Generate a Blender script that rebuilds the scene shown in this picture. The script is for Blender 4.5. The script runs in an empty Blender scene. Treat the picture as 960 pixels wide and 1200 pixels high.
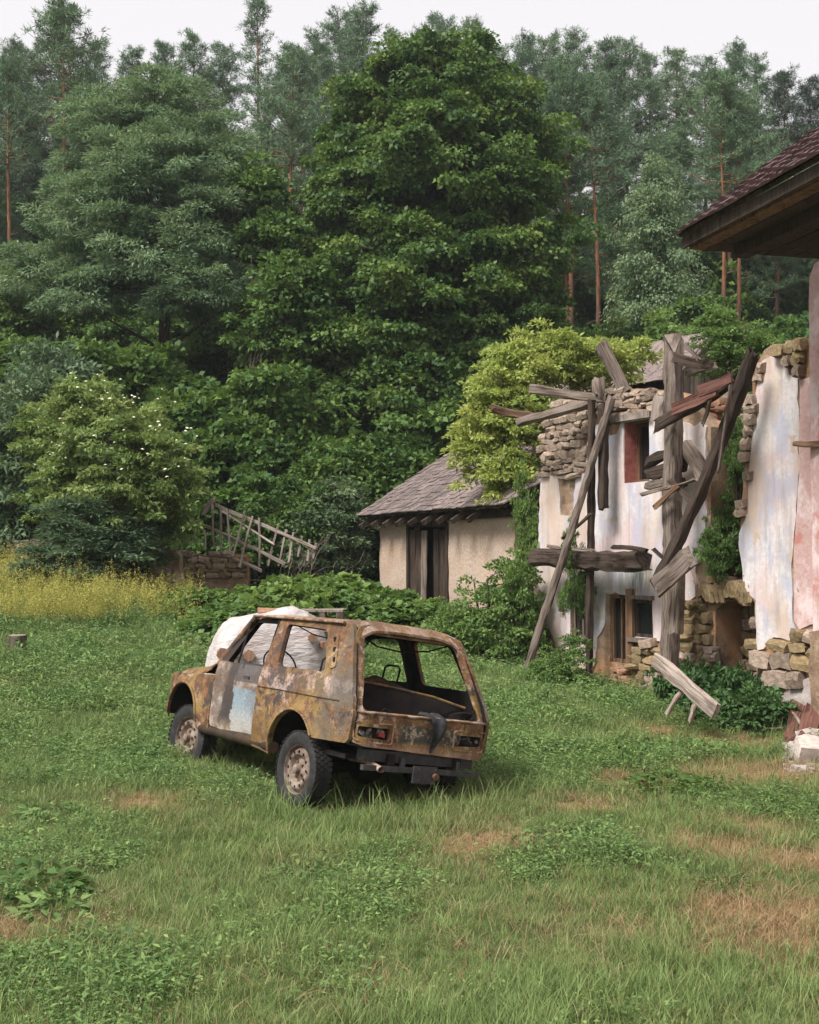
import bpy, math, random
import numpy as np
from mathutils import Vector, Matrix, noise
from mathutils.geometry import delaunay_2d_cdt

S = bpy.context.scene
COL = S.collection
R = math.radians
rng = np.random.RandomState(7)
random.seed(7)

# ------------------------------------------------------------------ camera, world, sun, exposure
F, VH, CAMZ = 1381.0, 655.0, 2.2
TH = math.atan((VH - 600) / F)
cam = bpy.data.cameras.new('camera'); cam.sensor_fit = 'VERTICAL'; cam.sensor_height = 24.0
cam.lens = 24.0 * F / 1200.0; cam.clip_start = 0.1; cam.clip_end = 2000
camo = bpy.data.objects.new('camera', cam); COL.objects.link(camo)
camo.location = (0, 0, CAMZ); camo.rotation_euler = (R(90) + TH, 0, 0)
S.camera = camo
SUN_EL, SUN_AZ = R(52), math.atan2(-0.75, -0.62)      # towards the sun: left and behind the camera
sd = Vector((math.cos(SUN_EL) * math.sin(SUN_AZ), math.cos(SUN_EL) * math.cos(SUN_AZ), math.sin(SUN_EL)))
W = bpy.data.worlds.new('World'); S.world = W; W.use_nodes = True
wn, wl = W.node_tree.nodes, W.node_tree.links
sky = wn.new('ShaderNodeTexSky'); sky.sky_type = 'NISHITA'; sky.sun_disc = False
sky.sun_elevation = SUN_EL; sky.sun_rotation = SUN_AZ; sky.dust_density = 4.0; sky.air_density = 1.0
hsv = wn.new('ShaderNodeHueSaturation'); hsv.inputs['Saturation'].default_value = 0.12
mixw = wn.new('ShaderNodeMix'); mixw.data_type = 'RGBA'; mixw.inputs[0].default_value = 0.8
wl.new(sky.outputs[0], hsv.inputs['Color']); wl.new(hsv.outputs[0], mixw.inputs[6])
mixw.inputs[7].default_value = (4.25, 4.1, 4.2, 1)     # even pale cloud cover
wl.new(mixw.outputs[2], wn['Background'].inputs['Color'])
wn['Background'].inputs['Strength'].default_value = 0.06
sun = bpy.data.lights.new('sun', 'SUN'); sun.energy = 1.5; sun.angle = R(20); sun.color = (1.0, 0.97, 0.92)
suno = bpy.data.objects.new('sun', sun); COL.objects.link(suno); suno.location = (-20, -20, 40)
suno.rotation_euler = sd.to_track_quat('Z', 'Y').to_euler()
S.view_settings.view_transform = 'Standard'; S.view_settings.look = 'None'
S.view_settings.exposure = 2.0; S.view_settings.gamma = 1.0; S.view_settings.use_curve_mapping = False
S.cycles.max_bounces = 6; S.cycles.transparent_max_bounces = 6; S.cycles.use_denoising = True
S.cycles.volume_bounces = 0

# ------------------------------------------------------------------ helpers
def ray(u, v):
    a = (u - 480) / F; b = (600 - v) / F
    return Vector((a, math.cos(TH) - b * math.sin(TH), math.sin(TH) + b * math.cos(TH)))
def at(u, v, D):
    d = ray(u, v); return Vector((0, 0, CAMZ)) + d * (D / d.y)
def sstep(a, b, x):
    t = np.clip((x - a) / (b - a), 0, 1); return t * t * (3 - 2 * t)
def gz(x, y):
    x = np.asarray(x, float); y = np.asarray(y, float)
    L = np.clip((4 - x) / 10, 0, 1.25)
    z = sstep(8.5, 26, y) * (0.15 + 1.45 * L)
    h0 = 29.5 - 2.5 * sstep(3, 9, x)
    d = np.maximum(y - h0, 0)
    z = z + 0.44 * d * d / (d + 3.0) * np.where(y < 95, 1, 1) - 0.40 * np.maximum(y - 85, 0) ** 1.0
    z = z + 0.035 * np.sin(1.3 * x + 0.7 * y) * np.sin(0.9 * y - 0.4 * x) + 0.015 * np.sin(3.1 * x + 1.0) * np.sin(2.7 * y)
    return z
def g1(x, y): return float(gz(x, y))

def newmesh(name, v, f, mat=None, smooth=None):
    m = bpy.data.meshes.new(name); m.from_pydata([tuple(p) for p in v], [], [tuple(q) for q in f]); m.update()
    if mat: m.materials.append(mat)
    if smooth is not None:
        m.polygons.foreach_set('use_smooth', [True] * len(m.polygons))
        m.set_sharp_from_angle(angle=R(smooth))
    return m
def obj(name, m, parent=None, loc=None, rot=None, scale=None):
    o = bpy.data.objects.new(name, m); COL.objects.link(o)
    if parent: o.parent = parent
    if loc is not None: o.location = loc
    if rot is not None: o.rotation_euler = rot
    if scale is not None: o.scale = scale
    return o
def mobj(name, v, f, mat, parent=None, smooth=None, **k): return obj(name, newmesh(name, v, f, mat, smooth), parent, **k)
def tag(o, label, cat, group=None, kind=None):
    o['label'] = label
    if cat: o['category'] = cat
    if group: o['group'] = group
    if kind: o['kind'] = kind
    return o
def thing(name, label, cat, loc=(0, 0, 0), rot=(0, 0, 0), group=None):
    o = bpy.data.objects.new(name, None); COL.objects.link(o); o.empty_display_size = .2
    o.location = loc; o.rotation_euler = rot
    return tag(o, label, cat, group)
def copy_tree(o, parent=None):
    c = o.copy(); COL.objects.link(c); c.parent = parent
    for ch in o.children: copy_tree(ch, c)
    return c

class MB:
    """collects simple shapes into one mesh"""
    def __init__(s): s.v = []; s.f = []
    def add(s, v, f):
        n = len(s.v); s.v += [tuple(p) for p in v]; s.f += [tuple(i + n for i in q) for q in f]; return s
    def box(s, c, d, M=None, jit=0):
        v = [Vector((x * d[0] / 2, y * d[1] / 2, z * d[2] / 2)) for x in (-1, 1) for y in (-1, 1) for z in (-1, 1)]
        if jit: v = [p + Vector([random.uniform(-jit, jit) for _ in range(3)]) for p in v]
        if M is not None: v = [M @ p for p in v]
        v = [p + Vector(c) for p in v]
        return s.add(v, [(0, 1, 3, 2), (4, 6, 7, 5), (0, 4, 5, 1), (2, 3, 7, 6), (0, 2, 6, 4), (1, 5, 7, 3)])
    def tube(s, pts, rad, n=8, cap=True):
        pts = [Vector(p) for p in pts]; m = len(pts)
        if not hasattr(rad, '__len__'): rad = [rad] * m
        v = []; f = []; prev = None
        for i, p in enumerate(pts):
            d = (pts[min(i + 1, m - 1)] - pts[max(i - 1, 0)]).normalized()
            if prev is None: a = d.orthogonal().normalized()
            else:
                a = prev - d * prev.dot(d)
                a = a.normalized() if a.length > 1e-6 else d.orthogonal().normalized()
            prev = a; b = d.cross(a)
            for k in range(n):
                t = 2 * math.pi * k / n; v.append(p + (a * math.cos(t) + b * math.sin(t)) * rad[i])
        for i in range(m - 1):
            for k in range(n):
                k2 = (k + 1) % n; f.append((i * n + k, i * n + k2, (i + 1) * n + k2, (i + 1) * n + k))
        if cap: f.append(tuple(range(n))[::-1]); f.append(tuple((m - 1) * n + k for k in range(n)))
        return s.add(v, f)
    def lathe(s, prof, n=32, axis='y'):
        v = []; f = []; m = len(prof)
        for k in range(n):
            t = 2 * math.pi * k / n
            for (r, h) in prof: v.append((r * math.cos(t), h, r * math.sin(t)))
        for k in range(n):
            for i in range(m - 1):
                a = k * m + i; b = ((k + 1) % n) * m + i; f.append((a, a + 1, b + 1, b))
        return s.add(v, f)
    def build(s, name, mat, parent=None, smooth=None, **k): return mobj(name, s.v, s.f, mat, parent, smooth, **k)

def inpoly(px, py, poly):
    px = np.asarray(px); py = np.asarray(py); r = np.zeros(px.shape, bool); n = len(poly); j = n - 1
    for i in range(n):
        xi, yi = poly[i]; xj, yj = poly[j]
        c = ((yi > py) != (yj > py)) & (px < (xj - xi) * (py - yi) / ((yj - yi) or 1e-12) + xi)
        r ^= c; j = i
    return r
def dens(poly, step, rough=0, seed=0):
    out = []; n = len(poly)
    for i in range(n):
        a = Vector(poly[i]); b = Vector(poly[(i + 1) % n]); k = max(1, int((b - a).length / step))
        nn = Vector((-(b - a).y, (b - a).x)); nn = nn.normalized() if nn.length else nn
        for q in range(k):
            p = a.lerp(b, q / k)
            if rough: p = p + nn * rough * (noise.noise(Vector((p.x * 6 + seed, p.y * 6, seed))) + .6 * noise.noise(Vector((p.x * 19, p.y * 19 + seed, 3))))
            out.append((p.x, p.y))
    return out
def rpoly(pts, r, n=4):
    out = []; m = len(pts)
    for i in range(m):
        p = Vector(pts[i]); a = Vector(pts[i - 1]) - p; b = Vector(pts[(i + 1) % m]) - p
        ra = min(r, a.length * .45, b.length * .45); A = p + a.normalized() * ra; B = p + b.normalized() * ra
        for k in range(n + 1):
            t = k / n; q = A * (1 - t) ** 2 + p * 2 * t * (1 - t) + B * t * t; out.append((q.x, q.y))
    return out
def cdt(outer, holes=(), step=.1, rough=0, seed=0, hrough=0):
    loops = [dens(outer, step, rough, seed)] + [dens(h, step, hrough, seed + 1) for h in holes]
    V = []; E = []
    for L in loops:
        n0 = len(V); V += L; E += [(n0 + i, n0 + (i + 1) % len(L)) for i in range(len(L))]
    xs = [p[0] for p in loops[0]]; ys = [p[1] for p in loops[0]]
    r = np.random.RandomState(seed)
    gx, gy = np.meshgrid(np.arange(min(xs) + step * .5, max(xs), step), np.arange(min(ys) + step * .5, max(ys), step))
    gx = (gx + r.uniform(-.15, .15, gx.shape) * step).ravel(); gy = (gy + r.uniform(-.15, .15, gy.shape) * step).ravel()
    ok = inpoly(gx, gy, loops[0])
    for L in loops[1:]: ok &= ~inpoly(gx, gy, L)
    B = np.array(V)
    if ok.any():
        G = np.stack([gx[ok], gy[ok]], 1)
        d = np.sqrt(((G[:, None, :] - B[None]) ** 2).sum(2)).min(1); G = G[d > step * .4]
        V = V + [tuple(p) for p in G]
    vv, ee, ff, *_ = delaunay_2d_cdt([Vector(p) for p in V], E, [], 0, 1e-5)
    T = [tuple(q) for q in ff]; C = np.array([[(vv[a].x + vv[b].x + vv[c].x) / 3, (vv[a].y + vv[b].y + vv[c].y) / 3] for a, b, c in T])
    ok = inpoly(C[:, 0], C[:, 1], loops[0])
    for L in loops[1:]: ok &= ~inpoly(C[:, 0], C[:, 1], L)
    T = [t for t, o in zip(T, ok) if o]
    return [(p.x, p.y) for p in vv], T
def shell(v2, T, front, back):
    """front/back: functions (a,b)->3d point; closed slab"""
    used = sorted({i for t in T for i in t}); ix = {o: k for k, o in enumerate(used)}; n = len(used)
    V = [front(*v2[i]) for i in used] + [back(*v2[i]) for i in used]
    Fc = []; cnt = {}
    for t in T:
        a, b, c = (ix[i] for i in t); Fc.append((a, b, c)); Fc.append((n + c, n + b, n + a))
        for e in ((a, b), (b, c), (c, a)): cnt[e] = cnt.get(e, 0) + 1
    for (a, b) in list(cnt):
        if (b, a) not in cnt: Fc.append((b, a, n + a, n + b))
    return V, Fc

# ------------------------------------------------------------------ materials
def mat(name, rough=.8, spec=.3):
    m = bpy.data.materials.new(name); m.use_nodes = True
    b = m.node_tree.nodes['Principled BSDF']; b.inputs['Roughness'].default_value = rough; b.inputs['Specular IOR Level'].default_value = spec
    return m, m.node_tree.nodes, m.node_tree.links, b
class NT:
    def __init__(s, name, rough=.8, spec=.3):
        s.m, s.n, s.l, s.b = mat(name, rough, spec); s.tc = s.n.new('ShaderNodeTexCoord'); s.co = s.tc.outputs['Object']
    def gen(s, world=False):
        if world: g = s.n.new('ShaderNodeNewGeometry'); s.co = g.outputs['Position']
    def put(s, sock, val):
        if hasattr(val, 'type') or hasattr(val, 'is_linked'): s.l.new(val, sock)
        elif hasattr(val, '__len__'): sock.default_value = tuple(val) + ((1,) if len(val) == 3 and len(sock.default_value) == 4 else ())
        else: sock.default_value = val
    def map(s, sc=(1, 1, 1), loc=(0, 0, 0), rot=(0, 0, 0), co=None):
        n = s.n.new('ShaderNodeMapping'); n.inputs['Scale'].default_value = sc; n.inputs['Location'].default_value = loc; n.inputs['Rotation'].default_value = rot
        s.l.new(co or s.co, n.inputs[0]); return n.outputs[0]
    def noise(s, scale=5, detail=5, rough=.6, co=None, dist=0):
        n = s.n.new('ShaderNodeTexNoise'); n.inputs['Scale'].default_value = scale; n.inputs['Detail'].default_value = detail
        n.inputs['Roughness'].default_value = rough; n.inputs['Distortion'].default_value = dist
        s.l.new(co or s.co, n.inputs['Vector']); return n.outputs['Fac']
    def vor(s, scale=5, co=None, feat='F1'):
        n = s.n.new('ShaderNodeTexVoronoi'); n.inputs['Scale'].default_value = scale; n.feature = feat
        s.l.new(co or s.co, n.inputs['Vector']); return n.outputs[0]
    def ramp(s, fac, stops):
        n = s.n.new('ShaderNodeValToRGB'); e = n.color_ramp.elements
        while len(e) < len(stops): e.new(.5)
        for q, (p, c) in zip(e, stops): q.position = p; q.color = tuple(c) + (1,) if hasattr(c, '__len__') else (c, c, c, 1)
        s.l.new(fac, n.inputs[0]); return n.outputs[0]
    def mix(s, fac, a, b, mode='MIX'):
        n = s.n.new('ShaderNodeMix'); n.data_type = 'RGBA'; n.blend_type = mode
        s.put(n.inputs[0], fac); s.put(n.inputs[6], a); s.put(n.inputs[7], b); return n.outputs[2]
    def math(s, op, a, b=0.0, clamp=False):
        n = s.n.new('ShaderNodeMath'); n.operation = op; n.use_clamp = clamp; s.put(n.inputs[0], a); s.put(n.inputs[1], b); return n.outputs[0]
    def xyz(s, co=None):
        n = s.n.new('ShaderNodeSeparateXYZ'); s.l.new(co or s.co, n.inputs[0]); return n.outputs
    def above(s, val, thr, w):
        """soft step"""
        n = s.n.new('ShaderNodeMapRange'); s.put(n.inputs[0], val); n.inputs[1].default_value = thr - w; n.inputs[2].default_value = thr + w
        n.interpolation_type = 'SMOOTHSTEP'; return n.outputs[0]
    def bump(s, h, strength=.4, dist=.02):
        n = s.n.new('ShaderNodeBump'); n.inputs['Strength'].default_value = strength; n.inputs['Distance'].default_value = dist
        s.l.new(h, n.inputs['Height']); s.l.new(n.outputs[0], s.b.inputs['Normal']); return s
    def col(s, c): s.put(s.b.inputs['Base Color'], c); return s
    def rnd(s):
        n = s.n.new('ShaderNodeObjectInfo'); return n.outputs['Random']
    def island(s):
        n = s.n.new('ShaderNodeNewGeometry'); return n.outputs['Random Per Island']
    def attr(s, name):
        n = s.n.new('ShaderNodeAttribute'); n.attribute_name = name; return n.outputs['Fac']

def wood(name, base, dark, lite, gs=1.0):
    t = NT(name, .85, .2)
    r = t.rnd(); mv = t.n.new('ShaderNodeVectorMath'); mv.operation = 'ADD'
    cmb = t.n.new('ShaderNodeCombineXYZ'); t.l.new(t.math('MULTIPLY', r, 31.0), cmb.inputs[2]); t.l.new(t.math('MULTIPLY', r, 7.0), cmb.inputs[0])
    t.l.new(t.co, mv.inputs[0]); t.l.new(cmb.outputs[0], mv.inputs[1]); t.co = mv.outputs[0]
    g = t.noise(1, 6, .65, t.map((34 * gs, 34 * gs, 1.4 * gs)), .4)
    g2 = t.noise(1, 4, .6, t.map((9 * gs, 9 * gs, .7 * gs)))
    big = t.noise(2.2, 4, .6)
    c = t.ramp(g, [(.34, dark), (.47, base), (.66, lite)])
    c = t.mix(t.ramp(g2, [(.38, .85), (.47, 0)]), c, tuple(x * .35 for x in base))
    c = t.mix(t.ramp(big, [(.45, 0), (.7, .55)]), c, lite)
    c = t.mix(1.0, c, t.ramp(r, [(0, (.72, .70, .70)), (1, (1.15, 1.12, 1.08))]), 'MULTIPLY')
    t.col(c); t.bump(t.mix(.5, g, g2), 1.0, .035); return t.m
def leafmat(name, dark, lite, trans=.35, yellow=None, rough=.55):
    t = NT(name, rough, .25)
    tint = t.attr('tint'); isl = t.island()
    f = t.math('ADD', t.math('MULTIPLY', tint, .65), t.math('MULTIPLY', isl, .35))
    c = t.ramp(f, [(.1, dark), (.9, lite)])
    if yellow: c = t.mix(t.ramp(t.noise(.9, 3), [(.5, 0), (.72, .8)]), c, yellow)
    c = t.mix(1.0, c, t.ramp(t.rnd(), [(0, (.85, .92, .9)), (1, (1.12, 1.08, .95))]), 'MULTIPLY')
    t.col(c)
    tr = t.n.new('ShaderNodeBsdfTranslucent'); mx = t.n.new('ShaderNodeMixShader'); mx.inputs[0].default_value = trans
    t.l.new(t.mix(.35, c, (lite[0] * 1.3, lite[1] * 1.25, lite[2] * .6)), tr.inputs[0])
    t.l.new(t.b.outputs[0], mx.inputs[1]); t.l.new(tr.outputs[0], mx.inputs[2]); t.l.new(mx.outputs[0], t.n['Material Output'].inputs[0])
    return t.m

M = {}
M['wood'] = wood('weathered_wood', (0.165, 0.125, 0.102), (0.040, 0.030, 0.023), (0.277, 0.231, 0.198))
M['wood_dark'] = wood('dark_wood', (0.051, 0.035, 0.027), (0.011, 0.008, 0.006), (0.088, 0.065, 0.050))
M['wood_brown'] = wood('brown_wood', (0.128, 0.071, 0.041), (0.030, 0.017, 0.011), (0.210, 0.135, 0.083))
M['wood_pale'] = wood('pale_wood', (0.302, 0.245, 0.209), (0.101, 0.072, 0.058), (0.418, 0.360, 0.324))
M['wood_red'] = wood('red_painted_board', (0.150, 0.064, 0.049), (0.045, 0.022, 0.019), (0.225, 0.120, 0.098))
M['bark'] = wood('bark', (0.068, 0.052, 0.040), (0.020, 0.016, 0.013), (0.120, 0.096, 0.080), .5)
M['twig'] = wood('dry_twig', (0.176, 0.136, 0.112), (0.064, 0.048, 0.040), (0.272, 0.224, 0.192), 1)
M['shingle'] = wood('wood_shingle', (0.192, 0.152, 0.144), (0.072, 0.054, 0.051), (0.280, 0.232, 0.224))
t = NT('pine_bark', .9, .2); zz = t.xyz()[2]
c = t.mix(t.above(zz, 7.0, 2.5), (.09, .06, .045), (.27, .115, .055))
c = t.mix(t.ramp(t.noise(3, 4, .6, t.map((3, 3, .6))), [(.4, .7), (.6, 0)]), c, (.05, .032, .024)); t.col(c); M['pine_bark'] = t.m

t = NT('plaster', .92, .15)
n1 = t.noise(1.1, 5, .6); n2 = t.noise(2.3, 6, .65, t.map((1, 1, .55), (5, 3, 1))); n3 = t.noise(14, 5, .7); n4 = t.noise(.9, 4, .6, t.map((1.6, 1, .5), (9, 2, 4)))
c = t.ramp(n3, [(.3, (.50, .46, .445)), (.6, (.64, .60, .595))])
c = t.mix(t.ramp(n1, [(.45, 0), (.57, .7)]), c, (.56, .41, .395))
c = t.mix(t.ramp(n2, [(.49, 0), (.58, .65)]), c, (.37, .385, .48))
c = t.mix(t.ramp(n4, [(.50, 0), (.60, .6)]), c, (.48, .36, .26))
st = t.noise(1, 5, .7, t.map((7, 7, .6), (2, 2, 2)))
c = t.mix(t.ramp(st, [(.50, 0), (.66, .6)]), c, (.33, .28, .265))
c = t.mix(t.ramp(t.noise(2.6, 6, .7, t.map((1, 1, .8), (4, 7, 2))), [(.60, 0), (.63, .85)]), c, (.47, .36, .27))
c = t.mix(t.ramp(t.noise(30, 4, .7), [(.60, 0), (.72, .5)]), c, (.45, .40, .38))
xs_, ys_, zs_ = t.xyz()
dm = t.math('MULTIPLY', t.math('MULTIPLY', t.above(xs_, 2.15, .25), t.math('SUBTRACT', 1.0, t.above(xs_, 2.95, .2))), t.math('MULTIPLY', t.above(zs_, 1.62, .22), t.math('SUBTRACT', 1.0, t.above(zs_, 2.16, .06))))
c = t.mix(t.math('MULTIPLY', dm, t.ramp(t.noise(1, 5, .7, t.map((9, 9, 1.2), (4, 1, 2))), [(.38, .25), (.6, .95)])), c, (.075, .085, .075))
c = t.mix(t.math('MULTIPLY', t.math('SUBTRACT', 1.0, t.above(t.math('ADD', zs_, t.math('MULTIPLY', n1, .9)), 1.25, .3)), .6), c, (.52, .36, .24))
t.col(c); t.bump(t.mix(.6, n3, n1), .35, .03); M['plaster'] = t.m

t = NT('pink_plaster', .92, .15)
n1 = t.noise(1.3, 5, .65); n3 = t.noise(15, 5, .7); n2 = t.noise(2.4, 6, .7, t.map((1, 1, .6), (3, 8, 1)))
c = t.ramp(n3, [(.3, (.43, .27, .245)), (.65, (.53, .36, .335))])
c = t.mix(t.ramp(n2, [(.50, 0), (.60, .75)]), c, (.68, .56, .55))
c = t.mix(t.ramp(n1, [(.56, 0), (.62, .7)]), c, (.42, .135, .10))
t.col(c); t.bump(n3, .35, .03); M['pink'] = t.m

t = NT('mud_core', .95, .1)
n1 = t.noise(3, 6, .65); n3 = t.noise(22, 5, .7)
c = t.ramp(n1, [(.32, (.14, .09, .06)), (.5, (.28, .195, .13)), (.66, (.42, .31, .235))])
c = t.mix(t.ramp(t.noise(1.2, 3), [(.52, 0), (.65, .6)]), c, (.42, .20, .09)); t.col(c); t.bump(t.mix(.5, n1, n3), .9, .05); M['core'] = t.m

def stone(name, a, b, c_, moss=0):
    t = NT(name, .9, .2)
    n1 = t.noise(4, 6, .65); r = t.rnd()
    c = t.ramp(n1, [(.3, a), (.55, b), (.75, c_)])
    c = t.mix(1.0, c, t.ramp(r, [(0, (.70, .66, .62)), (.5, (1, .97, .94)), (1, (1.22, 1.15, 1.08))]), 'MULTIPLY')
    if moss: c = t.mix(t.ramp(t.noise(6, 4), [(.48, 0), (.66, moss)]), c, (.20, .17, .05))
    t.col(c); t.bump(t.mix(.5, n1, t.noise(18, 5, .7)), .9, .03); return t.m
M['stone'] = stone('pale_stone', (.18, .135, .105), (.36, .285, .23), (.50, .415, .355))
M['stone_moss'] = stone('mossy_stone', (.14, .10, .058), (.29, .215, .13), (.42, .335, .235), .55)
M['brick'] = stone('brick', (.28, .14, .09), (.42, .24, .165), (.52, .36, .27))
M['rubble'] = stone('rubble', (.33, .28, .265), (.50, .45, .43), (.62, .58, .56))

t = NT('shed_plaster', .93, .1)
n1 = t.noise(1.5, 5, .6); n3 = t.noise(16, 6, .7)
c = t.ramp(n3, [(.3, (.37, .275, .21)), (.65, (.52, .41, .335))]); c = t.mix(t.ramp(n1, [(.45, 0), (.66, .6)]), c, (.46, .30, .20))
t.col(c); t.bump(n3, .6, .04); M['shed_plaster'] = t.m

t = NT('red_reveal', .9); c = t.ramp(t.noise(9, 5), [(.35, (.26, .07, .055)), (.65, (.42, .17, .14))]); t.col(c); M['red'] = t.m
t = NT('dark_glass', .12, .5); t.col((.012, .013, .014)); M['glass'] = t.m  # opaque near-black, the dark interior is put into the glass colour
t = NT('roof_tile', .85, .25); r = t.rnd(); n = t.noise(12, 5)
c = t.mix(1, t.ramp(n, [(.3, (.045, .025, .024)), (.7, (.115, .066, .064))]), t.ramp(r, [(0, (.6, .6, .62)), (1, (1.25, 1.2, 1.2))]), 'MULTIPLY'); t.col(c); t.bump(n, .4, .01); M['tile'] = t.m

# burnt and rusted car body: colour patches that belong to the paint and rust themselves
def rustmat(name, kind):
    t = NT(name, .72, .3)
    x, y, z = t.xyz()
    n1 = t.noise(3.3, 8, .76, None, .4); n2 = t.noise(9.5, 8, .78, t.map((1, 1, 1), (3, 1, 7))); n3 = t.noise(34, 6, .8); n4 = t.noise(2.4, 7, .74, t.map((1, 1, 1), (8, 2, 3)), .5); n5 = t.noise(5.0, 8, .78, t.map((1, 1, 1), (1, 9, 5)), .3)
    c = t.ramp(n2, [(.30, (.035, .019, .013)), (.44, (.10, .050, .028)), (.55, (.20, .105, .052)), (.68, (.36, .235, .13))])
    c = t.mix(t.ramp(n4, [(.48, 0), (.54, .8)]), c, (.25, .165, .055))          # ochre
    c = t.mix(t.ramp(n1, [(.54, 0), (.575, .88)]), c, (.042, .038, .040))          # burnt grey
    c = t.mix(t.ramp(n5, [(.57, 0), (.61, .75)]), c, (.42, .32, .27))             # pale ash
    c = t.mix(t.ramp(n3, [(.62, 0), (.70, .6)]), c, (.06, .03, .018))
    if kind == 'quarter':
        w = t.math('ADD', z, t.math('MULTIPLY', t.math('SUBTRACT', n1, .5), .35))
        band = t.math('MULTIPLY', t.above(w, .95, .03), t.math('SUBTRACT', 1.0, t.above(w, 1.10, .03)))
        xb = t.math('ADD', x, t.math('MULTIPLY', t.math('SUBTRACT', n2, .5), .8))
        c = t.mix(t.math('MULTIPLY', band, .55), c, t.ramp(n5, [(.48, (.06, .055, .06)), (.55, (.52, .40, .36))]))
        rr = t.math('MULTIPLY', t.math('SUBTRACT', 1.0, t.above(xb, -.28, .08)), t.above(n4, .5, .03))
        c = t.mix(t.math('MULTIPLY', rr, .7), c, (.085, .082, .085))
        low = t.math('SUBTRACT', 1.0, t.above(w, .70, .12)); c = t.mix(t.math('MULTIPLY', low, .35), c, (.22, .135, .04))
    if kind == 'door':
        xn = t.math('ADD', x, t.math('MULTIPLY', t.math('SUBTRACT', n1, .5), .55)); zn = t.math('ADD', z, t.math('MULTIPLY', t.math('SUBTRACT', n4, .5), .22))
        lowd = t.math('SUBTRACT', 1.0, t.above(z, .925, .006))
        c = t.mix(.55, t.ramp(n2, [(.3, (.14, .10, .075)), (.7, (.44, .37, .32))]), c)
        c = t.mix(t.ramp(n5, [(.5, 0), (.6, .6)]), c, (.42, .39, .37))
        blue = t.math('MULTIPLY', t.math('SUBTRACT', 1.0, t.above(xn, 1.36, .02)), t.math('SUBTRACT', 1.0, t.above(zn, .87, .015)))
        blk = t.math('MULTIPLY', t.math('MULTIPLY', t.above(xn, 1.34, .03), t.math('SUBTRACT', 1.0, t.above(xn, 1.60, .05))), t.above(zn, .52, .06))
        c = t.mix(t.math('MULTIPLY', blk, .92), c, (.035, .031, .032))
        c = t.mix(t.math('MULTIPLY', t.math('MULTIPLY', t.above(z, .93, .01), t.math('SUBTRACT', 1.0, t.above(xn, 1.36, .05))), .9), c, (.07, .068, .072))
        bc = t.ramp(n3, [(.3, (.17, .225, .27)), (.65, (.235, .30, .35))])
        bc = t.mix(t.ramp(n2, [(.62, 0), (.66, .9)]), bc, (.16, .055, .045))
        bc = t.mix(t.above(t.math('SUBTRACT', .62, z), .0, .14), bc, (.36, .35, .33))
        c = t.mix(blue, c, bc)
        c = t.mix(t.above(z, 1.105, .012), c, (.022, .019, .018))
    if kind == 'dark':
        c = t.mix(.82, c, (.022, .017, .014))
    if kind == 'tail':
        w = t.math('ADD', y, t.math('MULTIPLY', t.math('SUBTRACT', n1, .5), .5))
        mid = t.math('MULTIPLY', t.above(w, -.38, .05), t.math('SUBTRACT', 1.0, t.above(w, .22, .05)))
        zc = t.math('MULTIPLY', t.above(z, .63, .02), t.math('SUBTRACT', 1.0, t.above(z, .78, .015)))
        c = t.mix(t.math('MULTIPLY', mid, zc), c, t.ramp(n5, [(.44, (.05, .048, .045)), (.53, (.06, .058, .055)), (.57, (.30, .26, .16))]))
        c = t.mix(t.math('MULTIPLY', t.math('SUBTRACT', 1.0, t.above(z, .60, .03)), .5), c, (.38, .23, .18))
        c = t.mix(t.ramp(t.noise(8, 7, .75, t.map((1, 1, 1), (2, 6, 3))), [(.54, 0), (.58, .75)]), c, (.42, .33, .27))
    if kind == 'roof':
        c = t.mix(.35, c, (.31, .185, .125))
        c = t.mix(t.ramp(t.noise(5, 5, .7, t.map((1, 1, 1), (5, 5, 1))), [(.47, 0), (.56, .75)]), c, (.50, .38, .33))
    c = t.mix(t.ramp(t.noise(1.3, 4, .6, t.map((1, 1, 1), (7, 7, 2))), [(.46, 0), (.62, .55)]), c, (.085, .046, .024))
    kk = 1.0 if kind != 'dark' else .8
    c = t.mix(1.0, c, t.ramp(t.noise(60, 5, .8), [(.3, (.55 * kk, .53 * kk, .51 * kk)), (.65, (1.2 * kk, 1.16 * kk, 1.12 * kk))]), 'MULTIPLY')
    t.col(c); t.bump(t.mix(.5, n2, n3), .5, .012)
    t.put(t.b.inputs['Metallic'], 0.0); t.put(t.b.inputs['Roughness'], t.ramp(n2, [(.3, .55), (.7, .9)])); return t.m
for k in ('quarter', 'door', 'dark', 'tail', 'roof', 'plain'): M['rust_' + k] = rustmat('rust_' + k, k)
t = NT('burnt_black', .85, .2); t.col(t.ramp(t.noise(12, 4), [(.3, (.006, .005, .005)), (.7, (.020, .016, .014))])); M['black'] = t.m
t = NT('dark_steel', .6, .4); n = t.noise(14, 5); t.col(t.ramp(n, [(.3, (.018, .017, .018)), (.58, (.045, .043, .047)), (.72, (.08, .047, .028))])); M['steel'] = t.m
t = NT('tyre_rubber', .88, .25); n = t.noise(20, 5); t.col(t.ramp(n, [(.3, (.014, .0135, .0135)), (.7, (.038, .036, .035))])); M['tyre'] = t.m
t = NT('wheel_paint', .65, .3); n = t.noise(9, 6, .7); n2 = t.noise(30, 4)
c = t.ramp(n, [(.3, (.06, .038, .028)), (.46, (.16, .115, .09)), (.62, (.26, .20, .165)), (.75, (.31, .26, .23))]); c = t.mix(t.ramp(n2, [(.6, 0), (.7, .6)]), c, (.12, .055, .03)); t.col(c); M['rim'] = t.m
t = NT('red_lens', .3, .5); t.col((.35, .045, .04)); M['red_lens'] = t.m
t = NT('lamp_grime', .7); t.col(t.ramp(t.noise(25, 4), [(.4, (.02, .018, .018)), (.65, (.22, .2, .2))])); M['grime'] = t.m
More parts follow.
